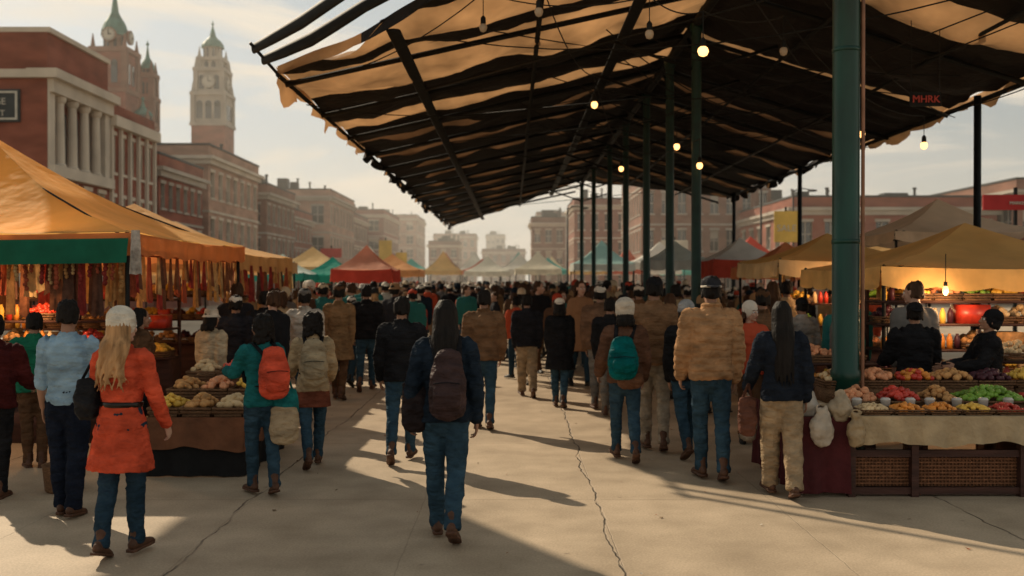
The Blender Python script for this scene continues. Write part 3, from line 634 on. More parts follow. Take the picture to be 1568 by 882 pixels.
tent(1.6,62,2.8,3,2.6,3.7,(.72,.65,.5),val=.3);tent(-1.6,66,3,3,2.5,3.5,(.74,.7,.58),val=.3); tent(4.5,50,3,3,2.7,3.9,(.34,.54,.5),(.6,.6,.55),val=.3); tent(7.7,52,3.2,3,2.8,3.9,(.74,.7,.62),val=.3); tent(11.5,48,3.2,3,2.8,4,(.62,.12,.08),val=.5); tent(-9,45,3,3,2.5,3.4,(.72,.5,.24),val=.3);tent(-6,50,3,3,2.4,3.2,(.68,.32,.12),val=.3)
tent(10.6,23.5,2.6,2.6,2.3,2.95,(.74,.68,.56),val=.25,trans=.45); tent(12.5,35,3,3,2.6,3.4,(.7,.42,.16),val=.3)
for i in range(10): tent(-11+i*2.8+R.uniform(-.5,.5),72+R.uniform(0,12),3,3,2.7,R.uniform(3.6,4.6),[(.74,.7,.6),(.1,.42,.36),(.7,.45,.17),(.55,.14,.08)][i%4],val=.3)
for i in range(8): tent(-12+i*4+R.uniform(-.8,.8),100+R.uniform(0,20),3.6,3.6,3.0,R.uniform(4.2,5.2),[(.7,.62,.42),(.6,.2,.1),(.7,.68,.6),(.16,.4,.36)][i%4],val=.4)
# ------------------------------------------------------------------ goods
FR={'red':mat('red_fruit',(.52,.045,.025),.35,.35,8,spec=.5),'green':mat('green_fruit',(.17,.33,.035),.4,.3,9,spec=.5),'orange':mat('orange_fruit',(.75,.27,.035),.45,.25,9,spec=.5),
 'bread':mat('bread_crust',(.52,.27,.10),.7,.4,14,.006,40),'peach':mat('peach_fruit',(.68,.3,.15),.5,.35,9),'yellow':mat('yellow_fruit',(.78,.48,.08),.45,.25,9),'dark':mat('dark_plum',(.07,.02,.03),.4,.3,9),'pale':mat('pale_bread',(.66,.48,.27),.7,.25,9)}
FK=list(FR); FM=[FR[k] for k in FK]
wick=mat('wicker',(.19,.10,.05),.8,.5,50,.01,60,stretch=(1,1,3)); 
def pile(mb,x0,x1,y0,y1,z,r,kind,h=.1,dens=1.0,el=1):
    n=int((x1-x0)*(y1-y0)/(r*r*2.6)*dens)
    for i in range(n):
        u=R.random();v=R.random(); k=(1-(2*u-1)**2)*(1-(2*v-1)**2); rr=r*R.uniform(.8,1.15)
        kk=kind if isinstance(kind,str) else R.choice(kind)
        st=len(mb.v); ell(mb,(0,0,0),(rr*el,rr,rr*.92),8,6,FK.index(kk)); mb.xf(Matrix.Translation((x0+(x1-x0)*u,y0+(y1-y0)*v,z+h*k*R.uniform(.55,1)+rr*.6))@Matrix.Rotation(R.uniform(0,6.3),4,'Z')@Matrix.Rotation(R.uniform(-.5,.5),4,'X'),st)
def crate(mb,x0,x1,y0,y1,z,h=.1,mat=8,t=.012,fl=.02):
    for a in((x0,y0,x1,y0,0,-1),(x0,y1,x1,y1,0,1),(x0,y0,x0,y1,-1,0),(x1,y0,x1,y1,1,0)):
        for k in range(3):
            zz=z+h*k/3; o=fl*k/3; mb.box((a[0]-t/2+a[4]*o-(.0 if a[4] else o),a[1]-t/2+a[5]*o,zz+.003),(a[2]+t/2+a[4]*o+(.0 if a[4] else o),a[3]+t/2+a[5]*o,zz+h/3-.006),mat)
    mb.box((x0,y0,z),(x1,y1,z+.01),mat)
def cloth_drape(name,x0,x1,y,z0,z1,m,parent,amp=.02,axis=0,fold=18):
    V=[];F=[];n=int(abs(x1-x0)*40)+2
    for i in range(n+1):
        u=x0+(x1-x0)*i/n
        for k in range(6):
            t=k/5; w=amp*t*(math.sin(u*fold)+.5*math.sin(u*fold*2.3+1)); zz=z1-(z1-z0)*t-((.02*math.sin(u*7+1)+.012*math.sin(u*19))*t if z0>.15 else 0)
            V.append((u,y-w-.01*t,zz) if axis==0 else (y-w,u,zz))
    for i in range(n):
        for k in range(5): F.append((i*6+k,i*6+k+1,(i+1)*6+k+1,(i+1)*6+k))
    mkobj(name,mkmesh(name,V,F,[0]*len(F),[m]),parent)
tb=empty('produce_stall_table'); mb=MB()
wood=mat('dark_wood',(.06,.025,.018),.6,.4,6,.004,30,stretch=(.3,3,3)); linen=mat('linen_cloth',(.44,.33,.2),.85,.2,5,.015,20); maroon=mat('maroon_cloth',(.07,.011,.013),.85,.3,5,.01,20)
mb.box((2.5,8.5,.64),(6.2,10.0,.69),0)
mb.box((2.9,8.52,.02),(6.2,8.56,.08),0); mb.box((2.9,8.52,.34),(6.2,8.56,.40),0)
for i,x in enumerate((2.88,3.42,4.35,5.3,6.14)): mb.box((x,8.50,0),(x+.06,8.58,.64),0)
mb.box((2.9,8.60,.08),(6.2,8.62,.34),1)
for x in np.arange(2.96,6.15,.03): mb.box((x,8.585,.08),(x+.012,8.597,.34),1)
for z in np.arange(.1,.34,.03): mb.box((2.94,8.57,z),(6.18,8.584,z+.012),1)
MBobj('table_frame',mb,[wood,mat('rattan_panel',(.2,.085,.04),.7,.4,30)],tb)
top=MB(); top.box((2.86,8.44,.692),(6.2,9.99,.70),0); MBobj('table_top_cloth',top,[linen],tb)
cloth_drape('front_cloth',2.88,6.2,8.44,.46,.70,linen,tb,.03); cloth_drape('end_cloth',2.42,2.88,8.48,.04,.69,maroon,tb,.03); cloth_drape('side_cloth',8.48,9.9,2.42,.05,.69,maroon,tb,.03,axis=1)
g=MB()
items=[(2.98,3.3,'peach'),(3.33,3.68,'red'),(3.72,4.0,'bread'),(4.03,4.62,'green'),(4.66,5.0,'red'),(5.02,5.5,'orange')]
for x0,x1,k in items:
    crate(g,x0+.01,x1-.01,8.84,9.25,.70,.09); pile(g,x0+.03,x1-.03,8.86,9.23,.77,.026,k,.11,1.7)
for i in range(9):
    x0=3.0+i*.29; k=['pale','orange','orange','yellow','red','orange','bread','red','yellow'][i]; crate(g,x0,x0+.24,8.5,8.72,.70,.055); pile(g,x0+.01,x0+.23,8.51,8.71,.73,.02,k,.05,1.6)
for i in range(8):
    x0=2.95+i*.36; k=[('bread','pale'),'peach',('red','orange'),'bread','dark','yellow','green','orange'][i]; g.box((x0,9.35,.7),(x0+.33,9.7,.84),8); crate(g,x0,x0+.33,9.35,9.7,.84,.08); pile(g,x0+.02,x0+.31,9.37,9.68,.91,.03,k,.08,1.5)
MBobj('produce',g,FM+[wick],tb,True)
cp=MB(); plas=mat('clear_plastic',(.55,.52,.48),.25,.1,spec=.6)
for i in range(12):
    x=3.05+i*.22+R.uniform(-.03,.03); y=8.78; cp.lathe((x,y,.70),[(.035,0),(.045,.1),(.047,.105),(.03,.12)],10)
MBobj('plastic_cups',cp,[plas],tb,True)
def bag(name,x,y,z,w,h,d,c,parent=None,tr=.3):
    m=MB(); tube(m,[(x,y,z),(x,y,z+h*.4),(x+.01,y,z+h*.8),(x,y,z+h)],[(w*.7,d*.7),(w,d),(w*.6,d*.5),(w*.35,d*.3)],seg=16)
    for s in(-1,1): tube(m,[(x+s*w*.3,y,z+h*.9),(x+s*w*.4,y,z+h*1.1),(x+s*w*.1,y,z+h*1.2)],[.012,.01,.012],seg=6)
    V,F,N=vox(m,.012,2,.045,.09); return mkobj(name,mkmesh(name,V.tolist(),F.tolist(),[0]*len(F),[mat('bag_plastic',c,.45,.25,8,.03,14,trans=tr)]),parent)
bag('plastic_bag',2.62,8.42,.5,.11,.26,.08,(.55,.47,.38)); bag('plastic_bag',2.8,8.5,.70,.11,.18,.09,(.5,.4,.28)); bag('plastic_bag',2.55,8.6,.70,.1,.2,.09,(.56,.5,.43)); bag('cloth_bag',2.9,8.39,.48,.08,.24,.05,(.36,.26,.15),tr=.1)
def rack(name,x0,x1,y,dp,levels,kinds):
    e=empty(name); m=MB()
    for z in levels:
        m.box((x0,y,z-.03),(x1,y+dp,z),9)
        x=x0+.02
        while x<x1-.2:
            w=R.uniform(.2,.4); w=min(w,x1-x-.02); k=R.choice(kinds); t=R.random()
            if t<.65: crate(m,x,x+w-.03,y+.02,y+dp*.8,z,.09); pile(m,x+.02,x+w-.05,y+.03,y+dp*.75,z+.07,R.uniform(.025,.04),k,.1,1.3)
            elif t<.85:
                for q in range(int(w/.09)): m.lathe((x+.05+q*.09,y+.1,z),[(.035,0),(.038,.1),(.03,.14),(.018,.16),(.018,.18)],8,R.choice((0,2,5,7,6)))
            else: m.box((x,y+.04,z),(x+w-.04,y+dp*.7,z+R.uniform(.12,.25)),R.choice((3,7,8,0)))
            x+=w
    for x in(x0,x1-.04): m.box((x,y+dp,0),(x+.04,y+dp+.04,levels[-1]+.3),9)
    m.box((x0,y+.03,0.0),(x1,y+dp-.02,levels[0]-.031),9)
    MBobj('shelf_goods',m,FM+[wick,wood],e,True); return e
AK=['red','orange','yellow','bread','peach','green','dark','pale']
rack('produce_rack',4.3,7.6,11.6,.5,[.75,1.05,1.35,1.62],AK); rack('produce_rack',2.9,4.0,10.9,.6,[.7,.95],['bread','pale','orange','peach']); rack('produce_rack',4.2,6.4,15.6,.5,[.8,1.15,1.5],AK); rack('produce_rack',5.1,7.4,10.3,.6,[.78,1.02],AK)
rack('produce_rack',3.5,4.3,14.0,.6,[.8,1.1],['bread','pale','orange'])
rack('goods_rack',-8.2,-4.7,11.3,.5,[.5,.8,1.1,1.4],['bread','red','orange','dark','bread']); rack('goods_rack',-8.2,-4.7,13.6,.5,[.8,1.2,1.6],['bread','red','yellow','dark','pale']); rack('goods_rack',-8.5,-4.6,17.0,.5,[.8,1.2,1.6],['bread','red','yellow','dark'])
lt=empty('produce_stall_table'); mb=MB(); bcl=mat('brown_cloth',(.17,.07,.035),.85,.3,5,.01,20); kcl=mat('black_cloth',(.01,.01,.011),.9,.3,5,.01,20)
mb.box((-3.45,9.35,.5),(-2.52,11.2,.56),0); mb.box((-3.45,9.9,.56),(-2.52,11.2,.68),0); mb.box((-3.45,10.5,.68),(-2.52,11.2,.8),0)
MBobj('tiers',mb,[bcl],lt)
cloth_drape('front_cloth',-3.47,-2.5,9.33,.27,.57,bcl,lt,.015); cloth_drape('side_cloth',9.33,11.2,-2.5,.27,.57,bcl,lt,-.015,axis=1); cloth_drape('skirt_cloth',-3.46,-2.52,9.37,.01,.45,kcl,lt,.02); cloth_drape('skirt_side',9.37,11.2,-2.53,.01,.45,kcl,lt,-.02,axis=1)
g=MB()
KK=['yellow','bread','pale','bread','peach','yellow','pale','red','bread']; ki=0
for (yy,z) in((9.4,.56),(9.93,.68),(10.53,.80)):
    for i,x0 in enumerate((-3.43,-3.12,-2.82)):
        crate(g,x0,x0+.27,yy,yy+.4,z,.1); pile(g,x0+.03,x0+.24,yy+.03,yy+.37,z+.08,.032,KK[ki],.1,1.4,el=1.5); ki+=1
MBobj('bread_baskets',g,FM+[wick],lt,True)
b=MB(); b.lathe((-3.95,8.75,0),[(.13,0),(.15,.02),(.17,.22),(.18,.24),(.155,.235),(.14,.06)],20); MBobj('wicker_basket',b,[wick],None,True)
hg=empty('hanging_scarves'); mb=MB(); hm=[mat('scarf',c,.85,.35,12,.01,40,trans=.2) for c in((.34,.08,.04),(.42,.22,.08),(.18,.075,.04),(.48,.33,.16),(.26,.035,.03),(.10,.05,.035))]
def hang(x,y,z,l,w,k,dx=1,dy=0):
    V=[];F=[]
    for i in range(9):
        t=i/8
        for j in range(5): 
            s_=(j/4-.5)*w*(.6+.4*t); f=.03*math.sin(j*2.2+x*9)*(.3+t)
            V.append((x+s_*dx+f*dy,y+s_*dy+f*dx,z-l*t-.02*math.sin(j*3+x*20)*t))
    for i in range(8):
        for j in range(4): F.append((i*5+j,i*5+j+1,(i+1)*5+j+1,(i+1)*5+j))
    mb.add(V,F,k)
for i in range(60): hang(-8.6+i*.076,10.62+R.uniform(-.05,.14),2.12,R.uniform(.22,.66),R.uniform(.07,.2),R.randrange(6))
for i in range(40): hang(-4.12+R.uniform(-.06,.03),10.7+i*.105,2.12,R.uniform(.25,.62),R.uniform(.1,.2),R.randrange(6),0,1)
for i in range(26): hang(-4.3+R.uniform(-.06,.03),15.4+i*.16,2.1,R.uniform(.25,.6),R.uniform(.1,.18),R.randrange(6),0,1)
for i in range(30): hang(-8.4+i*.13,12.4,2.25,R.uniform(.5,.9),R.uniform(.1,.2),R.randrange(6))
# strings of dried produce and little lanterns hanging in front of them
for i in range(46):
    x=-8.0+i*.086; y=10.55+R.uniform(-.05,.03); z=2.08; k=R.choice((0,1,3,4)); n=R.randrange(4,9); r=R.uniform(.016,.028)
    tube(mb,[(x,y,z+.05),(x,y,z-n*r*1.7)],[.004]*2,seg=4,sub=1,mat=5)
    for q in range(n): ell(mb,(x+R.uniform(-.01,.01),y,z-q*r*1.8),(r,r,r*1.1),7,5,k)
tube(mb,[(-9,10.62,2.13),(-4.1,10.62,2.13),(-4.1,14.9,2.13)],[.012]*3,seg=6,sub=1)
MBobj('scarf_row',mb,hm,hg,True)
mb=MB(); hang(-3.93,10.4,2.38,.46,.16,0); MBobj('hanging_plastic_bag',mb,[mat('white_bag',(.45,.42,.38),.5,.4,14,.03,20,trans=.3)],None,True)
hg2=empty('hanging_goods'); mb=MB()
for i in range(26): hang(4.45+i*.12,12.0,1.98,R.uniform(.1,.34),R.uniform(.06,.14),R.randrange(6))
for i in range(14): hang(4.35+i*.16,16,2.1,R.uniform(.1,.35),R.uniform(.06,.14),R.randrange(6))
MBobj('goods_row',mb,hm,hg2,True)
def stall_light(x,y,z,p):
    e=empty('stall_lamp'); m=MB(); m.lathe((x,y,z),[(.01,-.06),(.03,-.03),(.034,0),(.02,.04)],12,0); m.lathe((x,y,z+.04),[(.022,0),(.022,.05)],8,1); tube(m,[(x,y,z+.09),(x,y,z+.4)],[.005]*2,seg=5,sub=1,mat=1)
    MBobj('bulb',m,[bulbm,steel],e,True); l=bpy.data.lights.new('bulb_light','POINT'); l.energy=p; l.color=(1,.58,.28); l.shadow_soft_size=.08; o=bpy.data.objects.new('bulb_light',l); COL.objects.link(o); o.location=(x,y-.02,z-.12); o.parent=e
for x,y,z,p in((-5.3,11.0,1.85,28),(-6.8,12.7,2.0,26),(4.9,11.25,1.75,24),(6.3,10.9,1.8,18),(5.0,15.2,1.9,20)): stall_light(x,y,z,p)
# ------------------------------------------------------------------ buildings
def brick(name,c): return mat(name,c,.9,.28,.5,stretch=(1,1,2.5))
brA=brick('brick_red',(.25,.088,.056)); brB=brick('brick_brown',(.22,.11,.075)); brC=brick('brick_pink',(.38,.23,.165)); stone=mat('limestone',(.54,.47,.38),.85,.15,.6); stoneg=mat('grey_stone',(.38,.335,.28),.85,.2,.6)
glass=mat('window_glass',(.03,.035,.038),.12,.4,.7,spec=.8); roofm=mat('slate_roof',(.05,.055,.055),.7,.2,2); cop=mat('copper_green',(.05,.17,.14),.6,.25,1.5)
awn=[mat('shop_awning',c,.8,.2,2) for c in((.3,.06,.04),(.05,.14,.1),(.5,.36,.18))]
def facade(mb,O,U,W_,Hh,cols,floors,ww=.5,wh=.6,dep=.25,wall=0,gl=1,trim=2,z0=0,base=0.15):
    O=Vector(O);U=Vector(U).normalized();Nn=Vector((U.y,-U.x,0)); Z=Vector((0,0,1)); cw=W_/cols; ch=Hh/floors
    for f in range(floors):
        for c in range(cols):
            a=O+U*(c*cw)+Z*(z0+f*ch); x0=cw*(1-ww)/2;x1=cw-x0; y0=ch*base+ch*(1-wh-base)/2; y1=y0+ch*wh
            def pt(x,y,n=0): return a+U*x+Z*y+Nn*n
            for q in(((0,0),(cw,0),(cw,y0),(0,y0)),((0,y1),(cw,y1),(cw,ch),(0,ch)),((0,y0),(x0,y0),(x0,y1),(0,y1)),((x1,y0),(cw,y0),(cw,y1),(x1,y1))): mb.quad(*[pt(*k) for k in q],wall)
            mb.quad(pt(x0,y0,-dep),pt(x1,y0,-dep),pt(x1,y1,-dep),pt(x0,y1,-dep),gl)
            mb.quad(pt(x0,y0),pt(x0,y1),pt(x0,y1,-dep),pt(x0,y0,-dep),trim);mb.quad(pt(x1,y0),pt(x1,y0,-dep),pt(x1,y1,-dep),pt(x1,y1),trim)
            mb.quad(pt(x0,y0),pt(x0,y0,-dep),pt(x1,y0,-dep),pt(x1,y0),trim);mb.quad(pt(x0,y1),pt(x1,y1),pt(x1,y1,-dep),pt(x0,y1,-dep),trim)
            def bx(xa,xb,ya,yb_,na,nb,m):
                V=[pt(x,y,n) for n in(na,nb) for x,y in((xa,ya),(xb,ya),(xb,yb_),(xa,yb_))]
                mb.add(V,[(0,1,2,3),(4,5,6,7),(0,1,5,4),(1,2,6,5),(2,3,7,6),(3,0,4,7)],m)
            bx(x0-.12,x1+.12,y0-.16,y0-.004,-.05,.12,trim); bx(x0-.1,x1+.1,y1+.004,y1+.22,-.05,.07,trim)
            xm=(x0+x1)/2; bx(xm-.04,xm+.04,y0+.01,y1-.01,-dep+.02,-dep+.09,trim); ym=(y0+y1)/2; bx(x0+.01,xm-.045,ym-.04,ym+.04,-dep+.02,-dep+.08,trim); bx(xm+.045,x1-.01,ym-.04,ym+.04,-dep+.02,-dep+.08,trim)
            rb=R.random()
            if rb<.3: mb.quad(pt(x0+.02,y1-(y1-y0)*R.uniform(.2,.6),-dep+.012),pt(x1-.02,y1-(y1-y0)*.4,-dep+.012),pt(x1-.02,y1-.01,-dep+.012),pt(x0+.02,y1-.01,-dep+.012),trim)
def building(name,x0,x1,y0,y1,h,cols_s,cols_f,floors,wall,trim,side='right',ww=.5,wh=.55,parap=.8):
    e=empty(name); mb=MB()
    if side=='right': facade(mb,(x1,y0,0),(0,1,0),y1-y0,h,cols_s,floors,ww,wh)
    else: facade(mb,(x0,y1,0),(0,-1,0),y1-y0,h,cols_s,floors,ww,wh)
    facade(mb,(x0,y0,0),(1,0,0),x1-x0,h,cols_f,floors,ww,wh)
    xx=x0 if side=='right' else x1
    mb.quad((xx,y0,0),(xx,y1,0),(xx,y1,h),(xx,y0,h),0); mb.quad((x0,y1,0),(x1,y1,0),(x1,y1,h),(x0,y1,h),0)
    mb.box((x0-.25,y0-.25,h+.003),(x1+.25,y1+.25,h+.35),2); mb.box((x0-.5,y0-.5,h+.353),(x1+.5,y1+.5,h+.6),2); mb.box((x0-.05,y0-.05,h+.603),(x1+.05,y1+.05,h+.6+parap),0); mb.box((x0-.12,y0-.12,h+.603+parap),(x1+.12,y1+.12,h+.75+parap),3)
    for z in np.linspace(h/floors,h*(floors-1)/floors,floors-1): mb.box((x0-.09,y0-.09,z-.08),(x1+.09,y0-.003,z+.1),2); 
    sx=x1 if side=='right' else x0; sg=1 if side=='right' else -1
    for z in np.linspace(h/floors,h*(floors-1)/floors,floors-1): mb.box((min(sx+sg*.003,sx+sg*.1),y0+.003,z-.08),(max(sx+sg*.003,sx+sg*.1),y1,z+.1),2)
    if side=='right' and y0<150:
        k=y0+.6; am=R.randrange(3)
        while k<y1-2: 
            mb.add([(x1+.11,k,3.1),(x1+.11,k+2,3.1),(x1+1.3,k+2,2.5),(x1+1.3,k,2.5),(x1+1.3,k+2,2.25),(x1+1.3,k,2.25)],[(0,1,2,3),(3,2,4,5)],4); k+=3
    for k in range(R.randrange(2,5)):
        a=R.uniform(x0+1,x1-3);b_=R.uniform(y0+1,max(y0+1.5,y1-3)); mb.box((a,b_,h+.76+parap),(a+R.uniform(.8,2.2),b_+1.5,h+.76+parap+R.uniform(.6,1.6)),3)
        mb.lathe((a+2.6,b_,h+.76+parap),[(.12,0),(.12,1.2),(.18,1.25),(.18,1.4)],8,3)
    MBobj('walls',mb,[wall,glass,trim,roofm,R.choice(awn)],e); return e
XS=-22.7
e=empty('colonnaded_brick_building'); mb=MB()
facade(mb,(-46,48.7,0),(1,0,0),46-22.7,7.2,8,2,.45,.5); mb.quad((-46,48.7,7.2),(XS,48.7,7.2),(XS,48.7,14),(-46,48.7,14),0)
facade(mb,(XS,48.7,0),(0,1,0),7.3,7.2,4,2,.5,.55)
mb.quad((XS-.9,48.7,7.2),(XS-.9,56,7.2),(XS-.9,56,12),(XS-.9,48.7,12),0); mb.quad((XS,48.7,12.2),(XS,56,12.2),(XS,56,14),(XS,48.7,14),0)
mb.box((XS-.9,48.72,7.0),(XS+.35,56.1,7.55),2); mb.box((XS-.9,48.72,11.1),(XS+.3,56.1,11.75),2); mb.box((XS-.9,48.4,11.753),(XS+.6,56.3,12.2),2); mb.box((-46,48.42,11.75),(XS-.91,48.69,12.15),2); mb.box((-46,48.5,7.0),(XS-.91,48.69,7.4),2)
mb.box((XS-.95,48.72,7.55),(XS+.1,49.3,11.1),2); mb.box((XS-.95,55.4,7.55),(XS+.1,56,11.1),2)
for k in range(4):
    y=50.2+k*1.45; mb.lathe((XS-.1,y,7.55),[(.34,0),(.34,.12),(.27,.2),(.25,1.8),(.22,3.2),(.3,3.3),(.34,3.42),(.34,3.55)],14,2)
    mb.box((XS-.895,y+.35,7.9),(XS-.85,y+1.05,10.6),1)
mb.box((-46,48.66,14.003),(XS+.15,56,14.25),2); mb.quad((-46,48.7,14),(XS,48.7,14),(XS,55.99,14),(-46,55.99,14),3); mb.quad((XS,56,11.5),(XS,56,14),(-46,56,14),(-46,56,11.5),0)
facade(mb,(XS,56,0),(0,1,0),7,10.6,5,3,.45,.6); mb.box((XS-1,56.11,10.6),(XS+.45,63.2,11.2),2); mb.box((XS-8,56.31,11.2),(XS+.1,63,11.9),0)
for k in range(6): mb.box((XS+.004,56.15+k*1.35,3.4),(XS+.18,56.4+k*1.35,10.6),2)
mb.quad((XS,63,0),(-46,63,0),(-46,63,11.9),(XS,63,11.9),0)
mb.box((-28.5,48.58,9.6),(-24.0,48.69,11.2),3); 
MBobj('walls',mb,[brA,glass,stone,roofm],e); 
mb=MB(); 
for b in(((-28.4,48.53,9.7),(-24.1,48.575,9.8)),((-28.4,48.53,11.0),(-24.1,48.575,11.1)),((-24.2,48.53,9.8),(-24.1,48.575,11.0))): mb.box(*b)
MBobj('sign_border',mb,[whitep],e); text('VILLAGE',(-25.5,48.55,10.45),.45,whitep,parent=e); text('MARKET',(-25.5,48.55,9.88),.42,whitep,parent=e)
building('brick_building',-34,XS,64,73,8.6,6,4,3,brA,stoneg)
building('stone_and_brick_building',-36,XS,74.5,89,10.6,7,6,3,brC,stone)
building('brick_building',-32,XS,92,104,9.4,6,4,3,brB,stoneg); building('brick_building',-32,XS-1,104.7,118,8.2,7,4,3,brA,stoneg); building('brick_building',-38,XS,124,143,11.8,8,5,3,brC,stoneg); building('brick_building',-36,XS-2,146,170,11,8,5,3,brB,stone); building('brick_building',-40,XS,176,200,13,8,5,4,brA,stone)
building('brick_building',-26,-12,330,345,16,4,6,4,brC,stone);building('brick_building',-9,4,300,315,10,4,5,3,brB,stone);building('brick_building',-34,-24,250,275,17,4,3,5,brC,stone);building('brick_building',6,22,240,255,17,4,5,4,brB,stone); building('brick_building',-11,-3,420,430,20,4,4,6,stoneg,stone); building('brick_building',-18,-11.5,215,228,9,4,3,3,brB,stone)
building('brick_building',13,26,100,118,15,8,8,4,brB,stoneg,side='left');building('brick_building',8,15,128,142,11,6,4,3,brA,stone,side='left'); building('brick_building',3,8,150,160,10,3,3,3,brB,stone,side='left')
building('brick_building',22,38,78,96,7.0,6,8,2,brA,stoneg,side='left'); building('brick_building',38.5,54,76,96,8.2,6,8,2,brB,stoneg,side='left');building('brick_building',26,38,112,125,9.5,6,6,3,brC,stone,side='left'); building('brick_building',55,80,80,96,8,6,12,2,brA,stone,side='left')
def tower(name,cx,cy,w,zb,tiers,spire,body,trim,domem,clockz=None):
    e=empty(name); mb=MB(); z=0; hw=w/2
    mb.box((cx-hw,cy-hw,0),(cx+hw,cy+hw,zb),0); mb.box((cx-hw-.2,cy-hw-.2,zb+.003),(cx+hw+.2,cy+hw+.2,zb+.4),1); z=zb+.403
    for th,f,mt in tiers:
        h2=hw*f; mb.box((cx-h2,cy-h2,z),(cx+h2,cy+h2,z+th),mt)
        for sx in(-1,1):
            for sy in(-1,1): 
                mb.box((cx+sx*h2-.28,cy+sy*h2-.28,z+.01),(cx+sx*h2+.28,cy+sy*h2+.28,z+th-.01),1)
                mb.lathe((cx+sx*h2,cy+sy*h2,z+th+.5),[(.25,0),(.2,.3),(.03,1.3)],8,1)
        for k in(-1,0,1) if h2>1.6 else(-.6,.6):
            ow=h2*.2; ox=cx+k*h2*.58
            mb.box((ox-ow,cy-h2-.06,z+th*.15),(ox+ow,cy-h2-.003,z+th*.7),2)
            mb.box((cx+h2+.003,cy+k*h2*.58-ow,z+th*.15),(cx+h2+.06,cy+k*h2*.58+ow,z+th*.7),2)
            st=len(mb.v); mb.lathe((0,0,0),[(ow,0),(ow,.057)],14,2); mb.xf(Matrix.Translation((ox,cy-h2-.003,z+th*.7))@Matrix.Rotation(math.pi/2,4,'X'),st)
        mb.box((cx-h2-.35,cy-h2-.35,z+th+.002),(cx+h2+.35,cy+h2+.35,z+th+.45),1); z+=th+.455
    if clockz:
        for cz,cr,hh in clockz:
            for M in(Matrix.Translation((cx,cy-hh-.08,cz))@Matrix.Rotation(math.pi/2,4,'X'),Matrix.Translation((cx+hh+.08,cy,cz))@Matrix.Rotation(math.pi/2,4,'Y')):
                st=len(mb.v); mb.lathe((0,0,0),[(cr*1.15,-.2),(cr*1.15,.05)],24,1); mb.lathe((0,0,.06),[(cr,0),(cr,.03)],24,4); mb.box((-.05,-.02,.1),(.05,cr*.75,.13),5); mb.box((-.02,-.05,.135),(cr*.5,.05,.16),5)
                for a in range(12): mb.box((math.cos(a*.5236)*cr*.85-.05,math.sin(a*.5236)*cr*.85-.05,.1),(math.cos(a*.5236)*cr*.85+.05,math.sin(a*.5236)*cr*.85+.05,.12),5)
                mb.xf(M,st)
    r=spire[0]; mb.lathe((cx,cy,z),[(r*.72,0),(r*.72,spire[1]),(r*.8,spire[1]+.1)],8,1,.39); z+=spire[1]+.1
    for k in range(8): a=k*math.pi/4+.39; mb.box((cx+math.cos(a)*r*.7-.12,cy+math.sin(a)*r*.7-.12,z-spire[1]),(cx+math.cos(a)*r*.7+.12,cy+math.sin(a)*r*.7+.12,z-.1),2)
    h=spire[2]; mb.lathe((cx,cy,z),[(r,0),(r*.95,h*.12),(r*.75,h*.28),(r*.45,h*.42),(r*.28,h*.52),(r*.2,h*.7),(.06,h),(.04,h*1.25)],12,3); ell(mb,(cx,cy,z+h*1.08),.18,8,6,3)
    MBobj('tower_body',mb,[body,trim,glass,domem,whitep,steel],e); return e
tower('clock_tower',-39.8,100,3.3,20.5,[(3.6,.95,0)],(1.35,1.3,4.6),brA,brB,cop,clockz=[(26.2,.62,1.5)])
tower('church_tower',-38.0,104,1.5,17.5,[(2.6,.9,0),(2.0,.8,0)],(.75,.4,2.4),brA,brB,cop)
tower('church_tower',-37.4,101,1.7,14.5,[(2.6,.9,0)],(1.0,.5,1.6),brA,brB,cop)
tower('domed_clock_tower',-39,130,4.3,21.8,[(3.5,.92,1),(2.7,.78,1),(1.0,.62,1)],(1.5,1.3,2.9),brA,stoneg,cop,clockz=[(27.5,.75,1.9)])
def banner(name,x,y,z,w,h,c,txt=None,pole=True):
    e=empty(name); mb=MB(); mb.box((x-w/2,y,z),(x+w/2,y+.05,z+h),0); 
    if pole: mb.lathe((x,y+.12,0),[(.06,0),(.05,z+h+.2)],8,1)
    MBobj('panel',mb,[mat('banner_cloth',c,.8,.25,1),steel],e)
    if txt: text(txt,(x,y-.03,z+h*.35),h*.3,whitep,parent=e)
banner('yellow_banner_sign',12.4,45,3.6,1.1,1.4,(.6,.4,.1),'SALE'); banner('red_banner_sign',13.2,26,3.7,1.8,.4,(.36,.03,.03),'MARKET'); banner('yellow_banner_sign',-8.9,70,3.0,.9,1.7,(.6,.4,.1)); banner('yellow_banner_sign',-8.0,72,2.6,.8,1.3,(.6,.4,.1)); banner('red_banner_sign',-12,66,3.4,1.4,.6,(.4,.05,.04)); banner('white_banner_sign',9.8,60,3.6,1.6,.7,(.6,.55,.45))
for x,y,h in((15,60,8.5),(17.5,62,7.5),(3.9,70,7)):
    e=empty('street_lamp'); mb=MB(); mb.lathe((x,y,0),[(.12,0),(.09,.5),(.05,h)],8); tube(mb,[(x,y,h-.1),(x+.5,y,h+.1),(x+1.1,y,h)],[.04,.04,.03],seg=6); ell(mb,(x+1.2,y,h-.03),(.3,.12,.08)); MBobj('lamp_post',mb,[steel],e,True)
# ------------------------------------------------------------------ thin warm air haze down the street (real homogeneous volume)
hz_=bpy.data.materials.new('hazy_air'); hz_.use_nodes=True; n=hz_.node_tree; n.nodes.remove(n.nodes['Principled BSDF'])
vs_=n.nodes.new('ShaderNodeVolumeScatter'); vs_.inputs['Color'].default_value=(1,.92,.81,1); vs_.inputs['Density'].default_value=.0021; vs_.inputs['Anisotropy'].default_value=.3; n.links.new(vs_.outputs[0],n.nodes['Material Output'].inputs['Volume'])
mb=MB(); mb.box((-160,42,.02),(160,460,48)); MBobj('street_haze',mb,[hz_])
